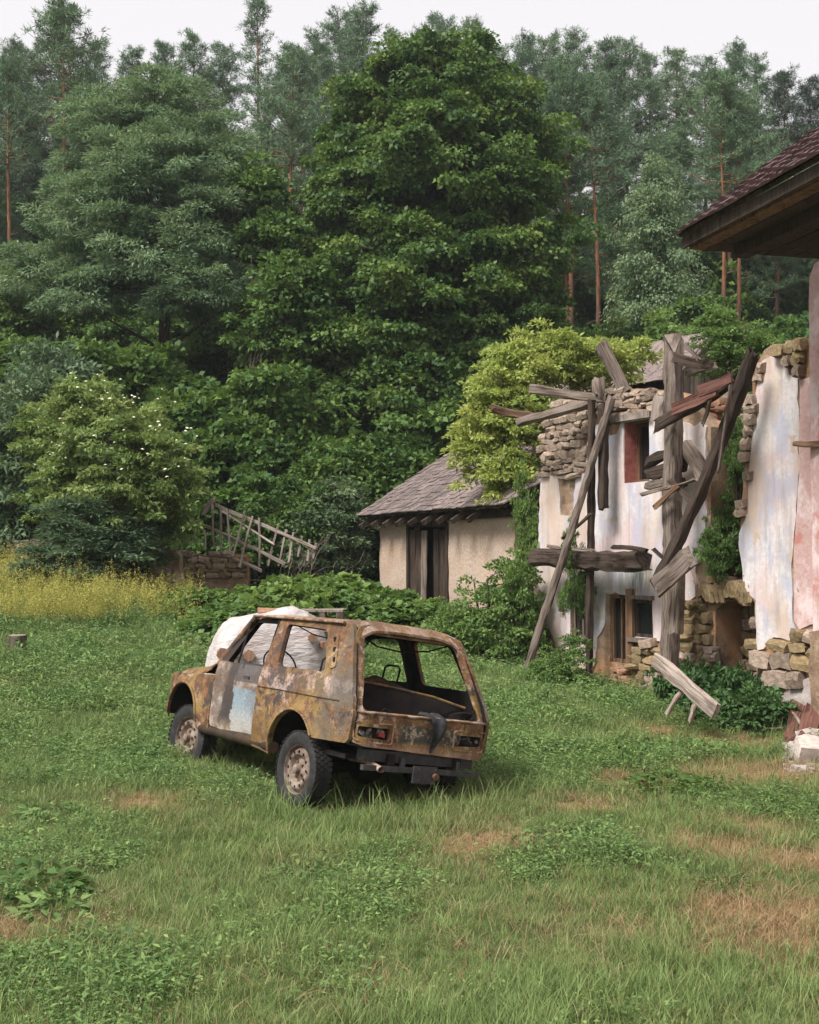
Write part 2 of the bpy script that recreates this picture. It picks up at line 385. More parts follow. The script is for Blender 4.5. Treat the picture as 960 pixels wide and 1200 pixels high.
t = NT('rag', .95); t.col(t.ramp(t.noise(20, 4), [(.3, (.014, .015, .016)), (.7, (.040, .040, .043))])); M['rag'] = t.m
t = NT('white_film', .45, .4); n = t.noise(6, 5); c = t.ramp(n, [(.3, (.36, .315, .30)), (.6, (.50, .46, .45))]); c = t.mix(t.ramp(t.noise(2.3, 4), [(.5, 0), (.66, .4)]), c, (.50, .38, .34)); t.col(c); t.bump(t.noise(5, 5, .6, t.map((1, 1, 3))), .7, .06)
t.b.inputs['Transmission Weight'].default_value = .0; M['film'] = t.m
M['log_end'] = wood('log_end', (0.240, 0.140, 0.092), (0.104, 0.056, 0.036), (0.320, 0.208, 0.144), .4)

# ground
t = NT('meadow_soil', .95, .1); t.gen(True)
n1 = t.noise(.55, 5, .6); n2 = t.noise(3, 6, .65); n3 = t.noise(20, 5, .7)
c = t.ramp(n2, [(.3, (.035, .048, .018)), (.55, (.07, .092, .032)), (.72, (.13, .125, .055))])
c = t.mix(t.attr('dry'), c, t.ramp(n3, [(.3, (.15, .085, .04)), (.65, (.33, .22, .115))]))
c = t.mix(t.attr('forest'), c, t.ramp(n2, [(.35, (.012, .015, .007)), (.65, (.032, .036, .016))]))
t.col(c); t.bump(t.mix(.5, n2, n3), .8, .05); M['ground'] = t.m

def grassmat(name, cols, dry):
    t = NT(name, .6, .2); r = t.rnd(); isl = t.island(); pos = t.n.new('ShaderNodeNewGeometry').outputs['Position']
    f = t.math('ADD', t.math('MULTIPLY', r, .5), t.math('MULTIPLY', isl, .5))
    c = t.ramp(f, cols)
    c = t.mix(t.math('MULTIPLY', t.ramp(t.noise(.8, 4, .6, pos), [(.50, 0), (.66, .6)]), t.above(isl, .40, .2)), c, dry)
    t.col(c)
    tr = t.n.new('ShaderNodeBsdfTranslucent'); mx = t.n.new('ShaderNodeMixShader'); mx.inputs[0].default_value = .35
    t.l.new(c, tr.inputs[0]); t.l.new(t.b.outputs[0], mx.inputs[1]); t.l.new(tr.outputs[0], mx.inputs[2]); t.l.new(mx.outputs[0], t.n['Material Output'].inputs[0]); return t.m
M['grass'] = grassmat('grass_blades', [(.1, (0.099, 0.148, 0.047)), (.5, (0.179, 0.252, 0.079)), (.9, (0.317, 0.388, 0.150))], (0.356, 0.323, 0.156))
M['weed'] = grassmat('weed_leaves', [(.1, (0.075, 0.141, 0.047)), (.5, (0.144, 0.235, 0.075)), (.9, (0.260, 0.357, 0.114))], (0.260, 0.313, 0.114))
M['straw'] = grassmat('straw_blades', [(.1, (0.208, 0.136, 0.064)), (.5, (0.336, 0.240, 0.128)), (.9, (0.448, 0.352, 0.216))], (0.256, 0.200, 0.096))
M['yellow'] = grassmat('yellow_flowers', [(.1, (0.248, 0.256, 0.063)), (.5, (0.420, 0.391, 0.097)), (.9, (0.617, 0.550, 0.171))], (0.346, 0.354, 0.097))
M['nettle'] = leafmat('nettle_leaves', (0.032, 0.075, 0.026), (0.087, 0.162, 0.055), .25)
M['linden'] = leafmat('linden_leaves', (0.029, 0.081, 0.025), (0.116, 0.192, 0.046), .30, (0.150, 0.202, 0.040))
M['ash'] = leafmat('ash_leaves', (0.088, 0.162, 0.083), (0.253, 0.330, 0.177), .30)
M['hazel'] = leafmat('hazel_leaves', (0.040, 0.095, 0.027), (0.135, 0.216, 0.053), .30)
M['willow'] = leafmat('willow_leaves', (0.056, 0.105, 0.056), (0.149, 0.208, 0.115), .25)
M['elder'] = leafmat('elder_leaves', (0.151, 0.222, 0.058), (0.424, 0.477, 0.143), .40, (0.424, 0.440, 0.140))
M['elder_white'] = leafmat('elder_dark_leaves', (0.096, 0.158, 0.046), (0.271, 0.338, 0.113), .35, (0.281, 0.314, 0.109))
M['bush'] = leafmat('bush_leaves', (0.069, 0.134, 0.036), (0.200, 0.293, 0.090), .38)
M['birch'] = leafmat('birch_leaves', (0.096, 0.166, 0.097), (0.223, 0.302, 0.174), .35)
M['needle'] = leafmat('pine_needles', (0.071, 0.129, 0.075), (0.175, 0.262, 0.150), .12)
M['needle2'] = leafmat('dark_needles', (0.031, 0.054, 0.041), (0.076, 0.112, 0.076), .1)
t = NT('white_blossom', .8); t.col((.56, .55, .40)); M['blossom'] = t.m

# ------------------------------------------------------------------ ground
DRY = [(165, 945, .40), (8, 1085, .5), (575, 985, .45), (515, 925, .22), (740, 915, .45), (930, 1075, .75), (865, 1055, .45), (915, 905, 1.1), (770, 858, .45), (850, 868, .6), (840, 985, .45), (690, 940, .35), (950, 1000, .5), (900, 960, .4)]
DRYW = []
for u, v, r in DRY:
    d = ray(u, v); k = -2.15 / d.z if d.z < 0 else 10; DRYW.append((d.x * k, d.y * k, r))
def dryf(x, y):
    a = np.zeros(np.shape(x))
    for cx, cy, r in DRYW: a = np.maximum(a, np.exp(-(((x - cx) / (r * 1.15)) ** 2 + ((y - cy) / (r * .95)) ** 2)))
    return a
def axis(a, b, fine, far, k=1.25):
    v = list(np.arange(a, b, fine)); s = fine
    while v[-1] < far: s *= k; v.append(v[-1] + s)
    s = fine; pre = []
    x = a
    while x > -far: s *= k; x -= s; pre.append(x)
    return np.array(pre[::-1] + v)
gx = axis(-13, 13, .22, 260); gy = axis(-1, 34, .22, 330)
gy = gy[gy > -40]
GX, GY = np.meshgrid(gx, gy); GZ = gz(GX, GY)
GZ = GZ + .02 * np.sin(GX * 9 + 3 * np.sin(GY * 2)) * np.sin(GY * 8) * (np.abs(GX) < 13)
nx, ny = len(gx), len(gy)
gv = np.stack([GX.ravel(), GY.ravel(), GZ.ravel()], 1)
ii = (np.arange(ny - 1)[:, None] * nx + np.arange(nx - 1)[None]).ravel()
gm = newmesh('ground', gv, np.stack([ii, ii + 1, ii + nx + 1, ii + nx], 1), M['ground'], 180)
a = gm.attributes.new('dry', 'FLOAT', 'POINT'); a.data.foreach_set('value', np.clip(dryf(gv[:, 0], gv[:, 1]) * 1.1, 0, 1))
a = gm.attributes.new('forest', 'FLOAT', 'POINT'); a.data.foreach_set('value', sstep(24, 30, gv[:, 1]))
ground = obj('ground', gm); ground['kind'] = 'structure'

# ------------------------------------------------------------------ timbers, stones, walls
def basis(p0, p1, up):
    z = (p1 - p0).normalized(); y = Vector(up); y = (y - z * y.dot(z)).normalized(); x = y.cross(z)
    return Matrix(((x.x, y.x, z.x, p0.x), (x.y, y.y, z.y, p0.y), (x.z, y.z, z.z, p0.z), (0, 0, 0, 1)))
def timber_mesh(L, w, h, seed, rag=.06, jit=.012, bend=.0, taper=1.0, segs=None, m=None, rnd=False):
    r = np.random.RandomState(seed); segs = segs or max(3, int(L / .16))
    c = min(w, h) * .16
    prof = [(w/2 - c, -h/2), (w/2, -h/2 + c), (w/2, h/2 - c), (w/2 - c, h/2), (-w/2 + c, h/2), (-w/2, h/2 - c), (-w/2, -h/2 + c), (-w/2 + c, -h/2)]
    if rnd: prof = [(w/2 * math.cos(k * math.pi / 4), h/2 * math.sin(k * math.pi / 4)) for k in range(8)]
    V = []; Fc = []; n = 8; ph = r.uniform(0, 6); rs_ = r.uniform(0, rag, 8); re_ = r.uniform(0, rag, 8)
    for i in range(segs + 1):
        t = i / segs; k = 1 + (taper - 1) * t
        ox = bend * math.sin(math.pi * t) + jit * math.sin(ph + 5 * t); oy = jit * math.cos(ph * 2 + 4 * t)
        for (px, py) in prof:
            zz = t * L
            q_ = prof.index((px, py)); zz = max(min(zz, L - re_[q_] - .0006 * (segs - i)), rs_[q_] + .0006 * i)
            kx = 1 + .16 * noise.noise(Vector((px * 9, zz * 1.6, seed))); V.append((px * k * kx + ox + r.uniform(-jit, jit) * .8, py * k * kx + oy + r.uniform(-jit, jit) * .8, zz))
    for i in range(segs):
        for k in range(n):
            k2 = (k + 1) % n; Fc.append((i*n + k, i*n + k2, (i+1)*n + k2, (i+1)*n + k))
    Fc.append(tuple(range(n))[::-1]); Fc.append(tuple(segs * n + k for k in range(n)))
    return newmesh('timber', V, Fc, m or M['wood'], 35)
_ts = [100]
def timber(name, p0, p1, w, h, m='wood', label=None, cat='beam', group=None, parent=None, up=(0, -1, 0), **k):
    _ts[0] += 1
    p0 = Vector(p0); p1 = Vector(p1)
    o = obj(name, timber_mesh((p1 - p0).length, w, h, _ts[0], m=M[m], **k), parent)
    o.matrix_local = basis(p0, p1, up)
    if label: tag(o, label, cat, group)
    return o

def rock_mesh(seed, m):
    r = np.random.RandomState(seed); V = []; Fc = []; idx = {}
    def vid(p):
        k = tuple(p)
        if k not in idx: idx[k] = len(V); V.append(p)
        return idx[k]
    for ax in range(3):
        for sg in (-1, 1):
            for i in range(2):
                for j in range(2):
                    q = []
                    for (di, dj) in ((0, 0), (1, 0), (1, 1), (0, 1)):
                        p = [0, 0, 0]; p[ax] = sg; p[(ax+1) % 3] = i + di - 1; p[(ax+2) % 3] = j + dj - 1; q.append(vid(tuple(p)))
                    Fc.append(q if sg > 0 else q[::-1])
    P = []
    for p in V:
        v = Vector(p); l = v.length
        s = .5 * (1.0 if l < 1.1 else (.93 if l < 1.5 else .84))
        P.append((v.x * s + r.uniform(-.09, .09), v.y * s + r.uniform(-.12, .12), v.z * s + r.uniform(-.13, .13)))
    return newmesh('stone', P, Fc, m, 24)
ROCK = {k: [rock_mesh(20 + i, M[k]) for i in range(7)] for k in ('stone', 'stone_moss', 'brick', 'rubble')}
def lay_stones(parent, poly, y, kind='stone', hmin=.07, hmax=.17, wmin=.12, wmax=.40, depth=.16, seed=1, holes=(), name='stone', angle=0):
    r = np.random.RandomState(seed); xs = [p[0] for p in poly]; zs = [p[1] for p in poly]; z = min(zs); n = 0
    while z < max(zs):
        h = r.uniform(hmin, hmax); s = min(xs) - r.uniform(0, wmax)
        while s < max(xs):
            w = r.uniform(wmin, wmax); cs, cz = s + w/2, z + h/2
            if bool(inpoly(np.array([cs]), np.array([cz]), poly)[0]) and not any(bool(inpoly(np.array([cs]), np.array([cz]), q)[0]) for q in holes):
                kd = kind if kind != 'stone_moss' or r.uniform() < .6 else 'stone'; o = obj(name, ROCK[kd][r.randint(7)], parent)
                o.location = (cs, y - r.uniform(-.01, .03), cz + r.uniform(-.015, .015)); o.scale = (w * 1.02, depth * r.uniform(.9, 1.3), h * r.uniform(.95, 1.12))
                o.rotation_euler = (r.uniform(-.08, .08), r.uniform(-.14, .14) + math.pi * r.randint(2), r.uniform(-.1, .1)); n += 1
            s += w + .012
        z += h + .008
    return n

# facade line shared by the ruin and the wall beyond it
FO = Vector((2.30, 20.5, 0)); FA = math.atan2(-.884, .467)
FT = Vector((math.cos(FA), math.sin(FA), 0)); FN = Vector((math.sin(FA), -math.cos(FA), 0))   # along, outward
def fpt(u, v, off=0.0):
    """pixel to world on the facade plane, off metres in front of it"""
    d = ray(u, v); o = Vector((0, 0, CAMZ)); k = ((FO + FN * off - o).dot(FN)) / d.dot(FN); return o + d * k
def fsz(u, v, off=0.0):
    p = fpt(u, v, off) - FO; return (p.dot(FT), p.z)
def fpoly(pts, off=0.0): return [fsz(u, v, off) for u, v in pts]
def wall(name, poly, holes, y0, thick, m, parent, step=.16, rough=.03, amp=.02, seed=3, hrough=0, smooth=40):
    v2, T = cdt(poly, holes, step, rough, seed, hrough)
    def fr(s, z): return (s, y0 - amp * noise.noise(Vector((s * 2.3, z * 2.3, seed))) - amp * .5 * noise.noise(Vector((s * 7, z * 7, seed))), z)
    V, Fc = shell(v2, T, fr, lambda s, z: (s, y0 + thick, z))
    Fc = [q[::-1] for q in Fc]
    return mobj(name, V, Fc, m, parent, smooth)

house = thing('ruined_house', 'roofless two-storey ruin with peeling white plaster, stone courses and a slab beam across its front', 'house', FO, (0, 0, FA))
ZB = -.4
def rect(u0, u1, v0, v1):
    s0 = fsz(u0, (v0 + v1) / 2)[0]; s1 = fsz(u1, (v0 + v1) / 2)[0]; um = (u0 + u1) / 2
    z0 = fsz(um, v1)[1]; z1 = fsz(um, v0)[1]; return [(s0, z0), (s1, z0), (s1, z1), (s0, z1)]
wU = rect(731, 761, 493, 565); wD = rect(713, 736, 697, 777); wS = rect(742, 765, 703, 747); wT = rect(654, 661, 694, 717); wV = rect(668, 688, 697, 748)
HOL = [wU, wD, wS, wT, wV]
topA = [(641, 482), (655, 470), (668, 466), (690, 468), (700, 462), (722, 463), (735, 456), (755, 455), (772, 458), (790, 462), (812, 478), (832, 500)]
outA = [(fsz(632, 780)[0], ZB), fsz(630, 655), fsz(635, 590), fsz(639, 500)] + fpoly(topA) + [fsz(831, 600), fsz(830, 690), fsz(816, 700), (fsz(816, 760)[0], ZB)]
coreA = wall('wall', outA, HOL, .03, .5, M['core'], house, .16, .03, .03, 3)
plA = [(629, 660), (634, 553), (654, 556), (657, 604), (670, 606), (674, 562), (686, 548), (690, 502), (700, 496), (714, 512), (722, 508), (729, 491), (764, 484), (772, 490), (800, 496), (827, 500), (827, 640), (814, 662), (815, 700), (801, 704), (798, 772), (776, 774), (773, 750), (741, 752), (740, 730), (739, 697), (709, 694), (709, 735), (700, 748), (694, 792), (670, 797), (655, 772), (640, 722), (630, 706)]
wall('plaster', fpoly(plA), [wU, wT, wV, wS], 0.0, .045, M['plaster'], house, .12, .05, .012, 5)
lay_stones(house, fpoly([(640, 480), (668, 464), (700, 466), (700, 500), (688, 505), (686, 550), (672, 562), (634, 556)]), .03, 'stone', seed=11)
lay_stones(house, fpoly([(700, 462), (735, 455), (790, 460), (790, 480), (760, 484), (728, 492), (705, 500)]), .02, 'stone', seed=12)
lay_stones(house, fpoly([(745, 754), (775, 752), (775, 812), (748, 812), (742, 780)]), .0, 'stone_moss', seed=13, hmin=.10, hmax=.18)
lay_stones(house, fpoly([(714, 782), (740, 782), (745, 812), (714, 812)]), .02, 'brick', hmin=.07, hmax=.09, wmin=.18, wmax=.26, seed=14, name='brick')
def frame(name, r, y, th, dp, m, parent, mull=()):
    (s0, z0), (s1, _), (_, z1), _2 = r
    b = MB(); b.box(((s0+s1)/2, y, z1 - th/2), (s1 - s0, dp, th)); b.box(((s0+s1)/2, y, z0 + th/2), (s1 - s0, dp, th))
    for s in (s0 + th/2, s1 - th/2): b.box((s, y, (z0+z1)/2), (th, dp * .97, z1 - z0 - 2 * th))
    o = b.build(name, m, parent)
    for q in mull: MB().box((s0 + (s1 - s0) * q, y, (z0+z1)/2), (th * .7, dp * .8, z1 - z0 - 2 * th - .004)).build('mullion', m, o)
    MB().box(((s0+s1)/2, y + dp * .2, (z0+z1)/2), (s1 - s0 - th, .008, z1 - z0 - th)).build('pane', M['glass'], o)  # opaque dark pane paints the unlit interior behind each opening
    return o
for q, (r_, m_, y_, th) in enumerate(((wU, 'wood_brown', .30, .06), (wD, 'wood_brown', .10, .06), (wS, 'wood_dark', .06, .05), (wV, 'wood', .12, .05), (wT, 'wood_dark', .2, .02))):
    frame('window_frame' if q != 1 else 'door_frame', r_, y_, th, .07, M[m_], house, (.5,) if q in (0, 1, 3) else ())
(s0, z0), (s1, _), (_, z1), _q = wU
MB().box((s0 - .004, .15, (z0+z1)/2), (.016, .26, z1 - z0 - .01)).build('window_reveal', M['red'], house)
(s0, z0), (s1, _), (_, z1), _q = wD
MB().box((s1 + .10, -.03, (z0+z1)/2 + .05), (.15, .06, z1 - z0 + .1), jit=.01).build('door_jamb', M['wood_brown'], house)
(s0, z0), (s1, _), (_, z1), _q = wS
MB().box(((s0+s1)/2, -.03, z0 - .04), (s1 - s0 + .1, .12, .06), jit=.008).build('window_sill', M['wood'], house)
MB().box(((s0+s1)/2, -.025, z1 + .035), (s1 - s0 + .08, .08, .06), jit=.008).build('lintel', M['wood'], house)
(s0, z0), (s1, _), (_, z1), _q = wU
MB().box(((s0+s1)/2 - .05, -.03, z1 + .06), (s1 - s0 + .35, .12, .10), jit=.012).build('lintel', M['wood_pale'], house)
(s0, z0), (s1, _), (_, z1), _q = wV
MB().box(((s0+s1)/2, -.02, z1 + .03), (s1 - s0 + .1, .07, .05), jit=.008).build('lintel', M['brick'] if 'brick' in M else M['core'], house)
# side, back and inner walls, floor slab
SR = fsz(816, 700)[0]
MB().box((.25, 2.8, 1.9), (.5, 4.5, 4.6), jit=.05).build('end_wall', M['core'], house)
wall('back_wall', [(0, ZB), (7.6, ZB), (7.6, 3.6), (6.5, 4.4), (5.2, 3.9), (4.0, 4.6), (2.2, 4.2), (0, 4.7)], [], 5.06, .5, M['core'], house, .4, .05, .05, 8)
MB().box((2.3, 2.75, 2.13), (4.0, 4.4, .16)).build('floor_slab', M['wood_dark'], house)
MB().box((SR - .1, 2.8, 1.6), (.4, 4.4, 4.0), jit=.05).build('cross_wall', M['core'], house)
# recess with the arched niche
def fo(pts, off): return [fsz(u, v, off) for u, v in pts]
nich = fo([(838, 850), (838, 714), (850, 706), (866, 702), (878, 706), (885, 716), (885, 850)], -.12); nich = [(s, max(z, ZB + .1)) for s, z in nich]
bl = [(816, 700), (826, 684), (842, 676), (868, 684), (886, 694), (890, 700)]
outB = [(fsz(816, 760, -.12)[0], ZB)] + fo(bl, -.12) + [(fsz(890, 760, -.12)[0], ZB)]
wall('niche_wall', outB, [nich], .14, .5, M['core'], house, .14, .02, .03, 21)
bs = [p for p in outB]
lay_stones(house, outB, .12, 'stone_moss', hmin=.10, hmax=.17, wmin=.12, wmax=.3, seed=22, holes=[nich, fo([(826, 680), (890, 692), (890, 704), (868, 701), (848, 704), (836, 714), (826, 708)], -.12)])
for k in range(13):                                           # upright stones of the flat arch
    u = 832 + k * 4.4; vt = 682 + abs(k - 7) * .6; vb = 706 - (6 if 4 < k < 10 else 1)
    a_ = fsz(u, vt, -.10); b_ = fsz(u, vb, -.10)
    o = obj('arch_stone', ROCK['stone_moss'][k % 7], house); o.location = ((a_[0] + b_[0]) / 2, .11, (a_[1] + b_[1]) / 2); o.scale = (.13, .24, abs(a_[1] - b_[1]) * 1.15); o.rotation_euler = (0, (k - 6) * .045, 0)
nb = fo([(832, 850), (832, 700), (895, 700), (895, 850)], -.7); nb = [(s, max(z, ZB)) for s, z in nb]
wall('niche_back', nb, [], .74, .3, M['core'], house, .2, 0, .03, 23)
lay_stones(house, nb, .72, 'stone_moss', hmin=.14, hmax=.24, wmin=.2, wmax=.5, seed=24)
MB().box((fsz(862, 700, -.4)[0], .5, fsz(862, 703, -.4)[1] + .12), (1.0, .7, .15), jit=.02).build('niche_roof', M['core'], house)
MB().box((fsz(865, 690)[0] + .55, 1.5, 1.7), (.35, 2.6, 4.2), jit=.04).build('cross_wall', M['core'], house)
MB().box((fsz(850, 690)[0] + .3, 1.1, fsz(850, 560, -.5)[1] + .3), (1.5, 1.7, .12), jit=.03).build('recess_shade_slab', M['wood_dark'], house)  # slab added over the recess to keep it dark
rb = fo([(822, 700), (826, 470), (850, 462), (905, 470), (905, 700)], -1.9); wall('recess_wall', rb, [], 1.92, .3, M['core'], house, .3, .03, .04, 25)
lay_stones(house, fo([(826, 590), (830, 470), (850, 465), (880, 470), (880, 590)], -1.9), 1.9, 'stone', seed=26, hmin=.12, hmax=.2, wmin=.2, wmax=.5)
pr = fo([(829, 528), (831, 470), (851, 466), (851, 528)], -.35)
lay_stones(house, pr, .36, 'brick', hmin=.09, hmax=.11, wmin=.22, wmax=.3, depth=.25, seed=27, name='brick')
lay_stones(house, fpoly([(797, 705), (815, 702), (815, 775), (797, 775)]), .02, 'stone_moss', seed=28)

# the white wall beyond, stones at its foot and edge
wallc = thing('plastered_wall', 'tall white plastered wall with a pink stripe, bare stones at its foot, right of the dark recess', 'wall', FO, (0, 0, FA))
SE = fsz(975, 600)[0]
outC = [(fsz(884, 760)[0], ZB), fsz(884, 705), fsz(871, 690), fsz(866, 630), fsz(871, 560), fsz(877, 480), fsz(884, 430), fsz(893, 410), fsz(905, 402), fsz(920, 408), fsz(932, 398), fsz(950, 396), (SE, fsz(950, 400)[1]), (SE, ZB)]
wall('wall', outC, [], .03, .5, M['core'], wallc, .16, .05, .04, 31)
SP = fsz(936, 620)[0]
plC = [(868, 655), (866, 625), (877, 600), (880, 520), (884, 470), (893, 424), (905, 416), (918, 416), (925, 438), (936, 444), (936, 560), (929, 640), (929, 728), (933, 738), (925, 752), (905, 745), (894, 758), (887, 762), (885, 705), (873, 692)]
wall('plaster', fpoly(plC), [], 0.0, .05, M['plaster'], wallc, .12, .04, .015, 33)
def smax(pts): return pts
pk = [fsz(937, 446), fsz(936.5, 560), fsz(930, 640), fsz(930, 728), fsz(936, 737), fsz(950, 732), (SE, fsz(950, 730)[1]), (SE, fsz(945, 440)[1])]
wall('pink_plaster', pk, [], .003, .05, M['pink'], wallc, .14, .02, .015, 35)
lay_stones(wallc, fpoly([(886, 765), (894, 760), (905, 747), (925, 753), (936, 738), (950, 735), (985, 735), (985, 790), (930, 800), (900, 832), (886, 832)]), .02, 'stone_moss', hmin=.12, hmax=.24, wmin=.16, wmax=.46, depth=.2, seed=34)
lay_stones(wallc, fpoly([(868, 620), (873, 540), (878, 480), (886, 428), (893, 424), (884, 480), (880, 540), (876, 605)]), .02, 'stone', seed=36, hmin=.1, hmax=.16, wmin=.1, wmax=.2)
lay_stones(wallc, fpoly([(893, 408), (932, 398), (943, 398), (943, 442), (930, 440), (920, 412), (900, 414)]), .0, 'stone_moss', seed=37, hmin=.1, hmax=.16, wmin=.1, wmax=.24)
lo = [fsz(900, 836), fsz(918, 812), fsz(930, 800), fsz(960, 790), (SE, .6), (SE, ZB), (fsz(900, 760)[0], ZB)]
wall('low_plaster', lo, [], -.03, .07, M['rubble'], wallc, .12, .04, .03, 38)

# timbers of the collapsed front gallery
def fb(name, a, b, w, h, m, label, cat='beam', offs=(.5, .5), **k):
    return timber(name, fpt(a[0], a[1], offs[0]), fpt(b[0], b[1], offs[1]), w, h, m, label, cat, up=FN, **k)
fb('timber_post', (785, 838), (789, 386), .225, .21, 'wood', 'thick grey hewn post standing upright before the ruin, split top', 'post', (.55, .55), rag=.4, jit=.026)
fb('leaning_log', (766, 692), (888, 406), .15, .15, 'wood_dark', 'dark split log leaning from the broken plank up to the white wall top', 'log', (1.0, .35), jit=.022, bend=-.05, rag=.2)
fb('broken_plank', (764, 694), (812, 648), .28, .06, 'wood', 'broad broken grey plank end at the foot of the dark leaning log', 'plank', (1.15, 1.1), rag=.2)
fb('leaning_pole', (607, 818), (718, 464), .125, .125, 'wood', 'long thin round pole propped against the ruin with its foot in the grass', 'pole', (1.45, .2), rnd=True, jit=.015)
fb('upright_pole', (691, 805), (693, 468), .10, .10, 'wood_dark', 'slim dark upright pole before the ruin, left of the red window', 'pole', (.42, .42), rag=.02)
fb('hanging_beam', (708, 602), (706, 472), .14, .13, 'wood_dark', 'short charred beam hanging upright beside the slim dark pole', 'beam', (.3, .3), rag=.1)
fb('slab_beam', (624, 655), (766, 657), .29, .28, 'wood_dark', 'massive horizontal slab beam across the ruin between its two storeys', 'beam', (.45, .45), rag=.3, jit=.026)
fb('roof_beam', (620, 456), (712, 467), .145, .14, 'wood', 'grey square beam jutting left from the top corner of the ruin', 'beam', (1.1, .2), rag=.03)
fb('roof_beam', (570, 476), (640, 494), .13, .14, 'wood_brown', 'short rotten brown beam jutting farthest left over the elder bush', 'beam', (1.2, .5), rag=.2, jit=.02)
fb('roof_beam', (603, 497), (694, 470), .135, .13, 'wood', 'slanting grey beam under the square one at the top corner', 'beam', (.9, .15), rag=.08)
fb('roof_plank', (733, 462), (704, 402), .23, .08, 'wood', 'wide pale plank sticking up steeply from the top of the ruin', 'plank', (.0, .15), rag=.04)
fb('beam_stub', (703, 470), (700, 442), .17, .17, 'wood', 'stubby splintered post end where the top beams cross', 'post', (.32, .32), rag=.12)
fb('beam_stub', (771, 496), (778, 464), .26, .16, 'wood_pale', 'pale sawn block beside the red window lintel', 'block', (.25, .25), rag=.03)
fb('fallen_rafter', (763, 505), (860, 444), .15, .10, 'wood_dark', 'dark rafter slung across the tall post, carrying red boards', 'rafter', (.95, .55), rag=.2, jit=.02)
fb('red_board', (786, 482), (842, 456), .17, .03, 'wood_red', 'lower reddish board lying on the slung rafter', 'board', (.98, .8), rag=.05)
fb('red_board', (818, 460), (860, 442), .15, .03, 'wood_red', 'upper reddish board lying on the slung rafter', 'board', (1.02, .9), rag=.05)
fb('rotten_board', (786, 418), (836, 430), .14, .06, 'wood_dark', 'rotten dark board caught on top of the tall post', 'board', (.85, .6), rag=.15)
fb('rotten_board', (800, 440), (846, 426), .10, .05, 'wood', 'thin grey board just below the rotten one by the post top', 'board', (.7, .3), rag=.1)
fb('rotten_log', (757, 540), (806, 528), .15, .15, 'wood_dark', 'uppermost of three rotten log stubs behind the tall post', 'log', (.35, .25), rag=.12, jit=.03)
fb('rotten_log', (755, 555), (806, 546), .16, .15, 'wood_dark', 'middle of three rotten log stubs behind the tall post', 'log', (.38, .25), rag=.12, jit=.03)
fb('rotten_log', (757, 572), (806, 562), .13, .13, 'wood', 'lowest of three rotten log stubs behind the tall post', 'log', (.35, .25), rag=.12, jit=.03)
fb('stick', (750, 581), (817, 561), .05, .05, 'wood', 'thin broken stick lying across the tall post', 'stick', (.8, .7), rnd=True)
fb('splinter', (763, 597), (797, 568), .07, .03, 'wood_brown', 'short yellow-brown splinter hanging at the tall post', 'splinter', (.82, .75), rag=.12)
fb('diagonal_beam', (800, 520), (832, 566), .24, .12, 'wood', 'broad grey beam falling diagonally right behind the tall post', 'beam', (.4, .35), rag=.1)
fb('stub_post', (793, 745), (796, 660), .16, .14, 'wood', 'short grey post under the broken plank beside the tall post', 'post', (.75, .85), rag=.1)
fb('cross_stick', (659, 632), (694, 600), .05, .05, 'wood_dark', 'short dark stick nailed across the long leaning pole', 'stick', (.75, .6), rnd=True)
for i_, (a_, b_, w_, m_, lb_) in enumerate([((770, 506), (792, 486), .06, 'wood_dark', 'dark splinter under the slung rafter'), ((800, 402), (822, 424), .05, 'wood', 'grey splinter at the post top right side'), ((838, 452), (822, 500), .05, 'wood', 'thin grey lath hanging below the upper red board'), ((858, 430), (842, 560), .035, 'wood', 'long thin lath beside the dark leaning log'), ((764, 640), (790, 668), .06, 'wood_dark', 'short dark brace left of the broken plank'), ((806, 655), (820, 690), .06, 'wood', 'grey brace end right of the broken plank'), ((640, 640), (700, 646), .05, 'wood', 'broken lath lying on the slab beam'), ((712, 640), (760, 645), .06, 'wood_dark', 'rotten board lying on the right of the slab beam'), ((782, 560), (812, 590), .07, 'wood_dark', 'charred offcut below the rotten logs')]):
    fb('splintered_board', a_, b_, w_, .035, m_, lb_, 'board', (.75, .7), rag=.15, jit=.01)
bench = thing('broken_bench', 'pale broken bench plank with two thin legs slumped before the tall post', 'bench', fpt(800, 828, 1.9))
bo = Vector(bench.location)
timber('plank', fpt(766, 773, 1.9) - bo, fpt(842, 834, 2.0) - bo, .19, .06, 'wood_pale', parent=bench, up=FN, rag=.04)
timber('leg', fpt(781, 838, 1.95) - bo, fpt(801, 806, 1.9) - bo, .05, .04, 'wood_pale', parent=bench, up=FN, rag=.02)
timber('leg', fpt(806, 846, 2.0) - bo, fpt(819, 822, 1.96) - bo, .05, .04, 'wood_pale', parent=bench, up=FN, rag=.02)

# ------------------------------------------------------------------ pink house with the tiled eave
TIP = Vector((3.24, 14.0, 6.02)); e_ = Vector((.264, -1, 0)).normalized(); p_ = Vector((1, .264, 0)).normalized()
pink = thing('pink_house', 'pink plastered house at the right edge with a dark tiled eave overhanging the yard', 'house', (4.97, 14.75, 0))
PO = Vector(pink.location)
def pbox(name, o, a, b, c, m, parent=None, jit=0):
    v = []
    for i in (0, 1):
        for j in (0, 1):
            for k in (0, 1): v.append(o + a * i + b * j + c * k - PO)
    if jit: v = [q + Vector([random.uniform(-jit, jit) for _ in range(3)]) for q in v]
    return mobj(name, v, [(0, 1, 3, 2), (4, 6, 7, 5), (0, 4, 5, 1), (2, 3, 7, 6), (0, 2, 6, 4), (1, 5, 7, 3)], m, parent or pink)
up = Vector((0, 0, 1)); cornr = Vector((4.99, 14.62, 0))
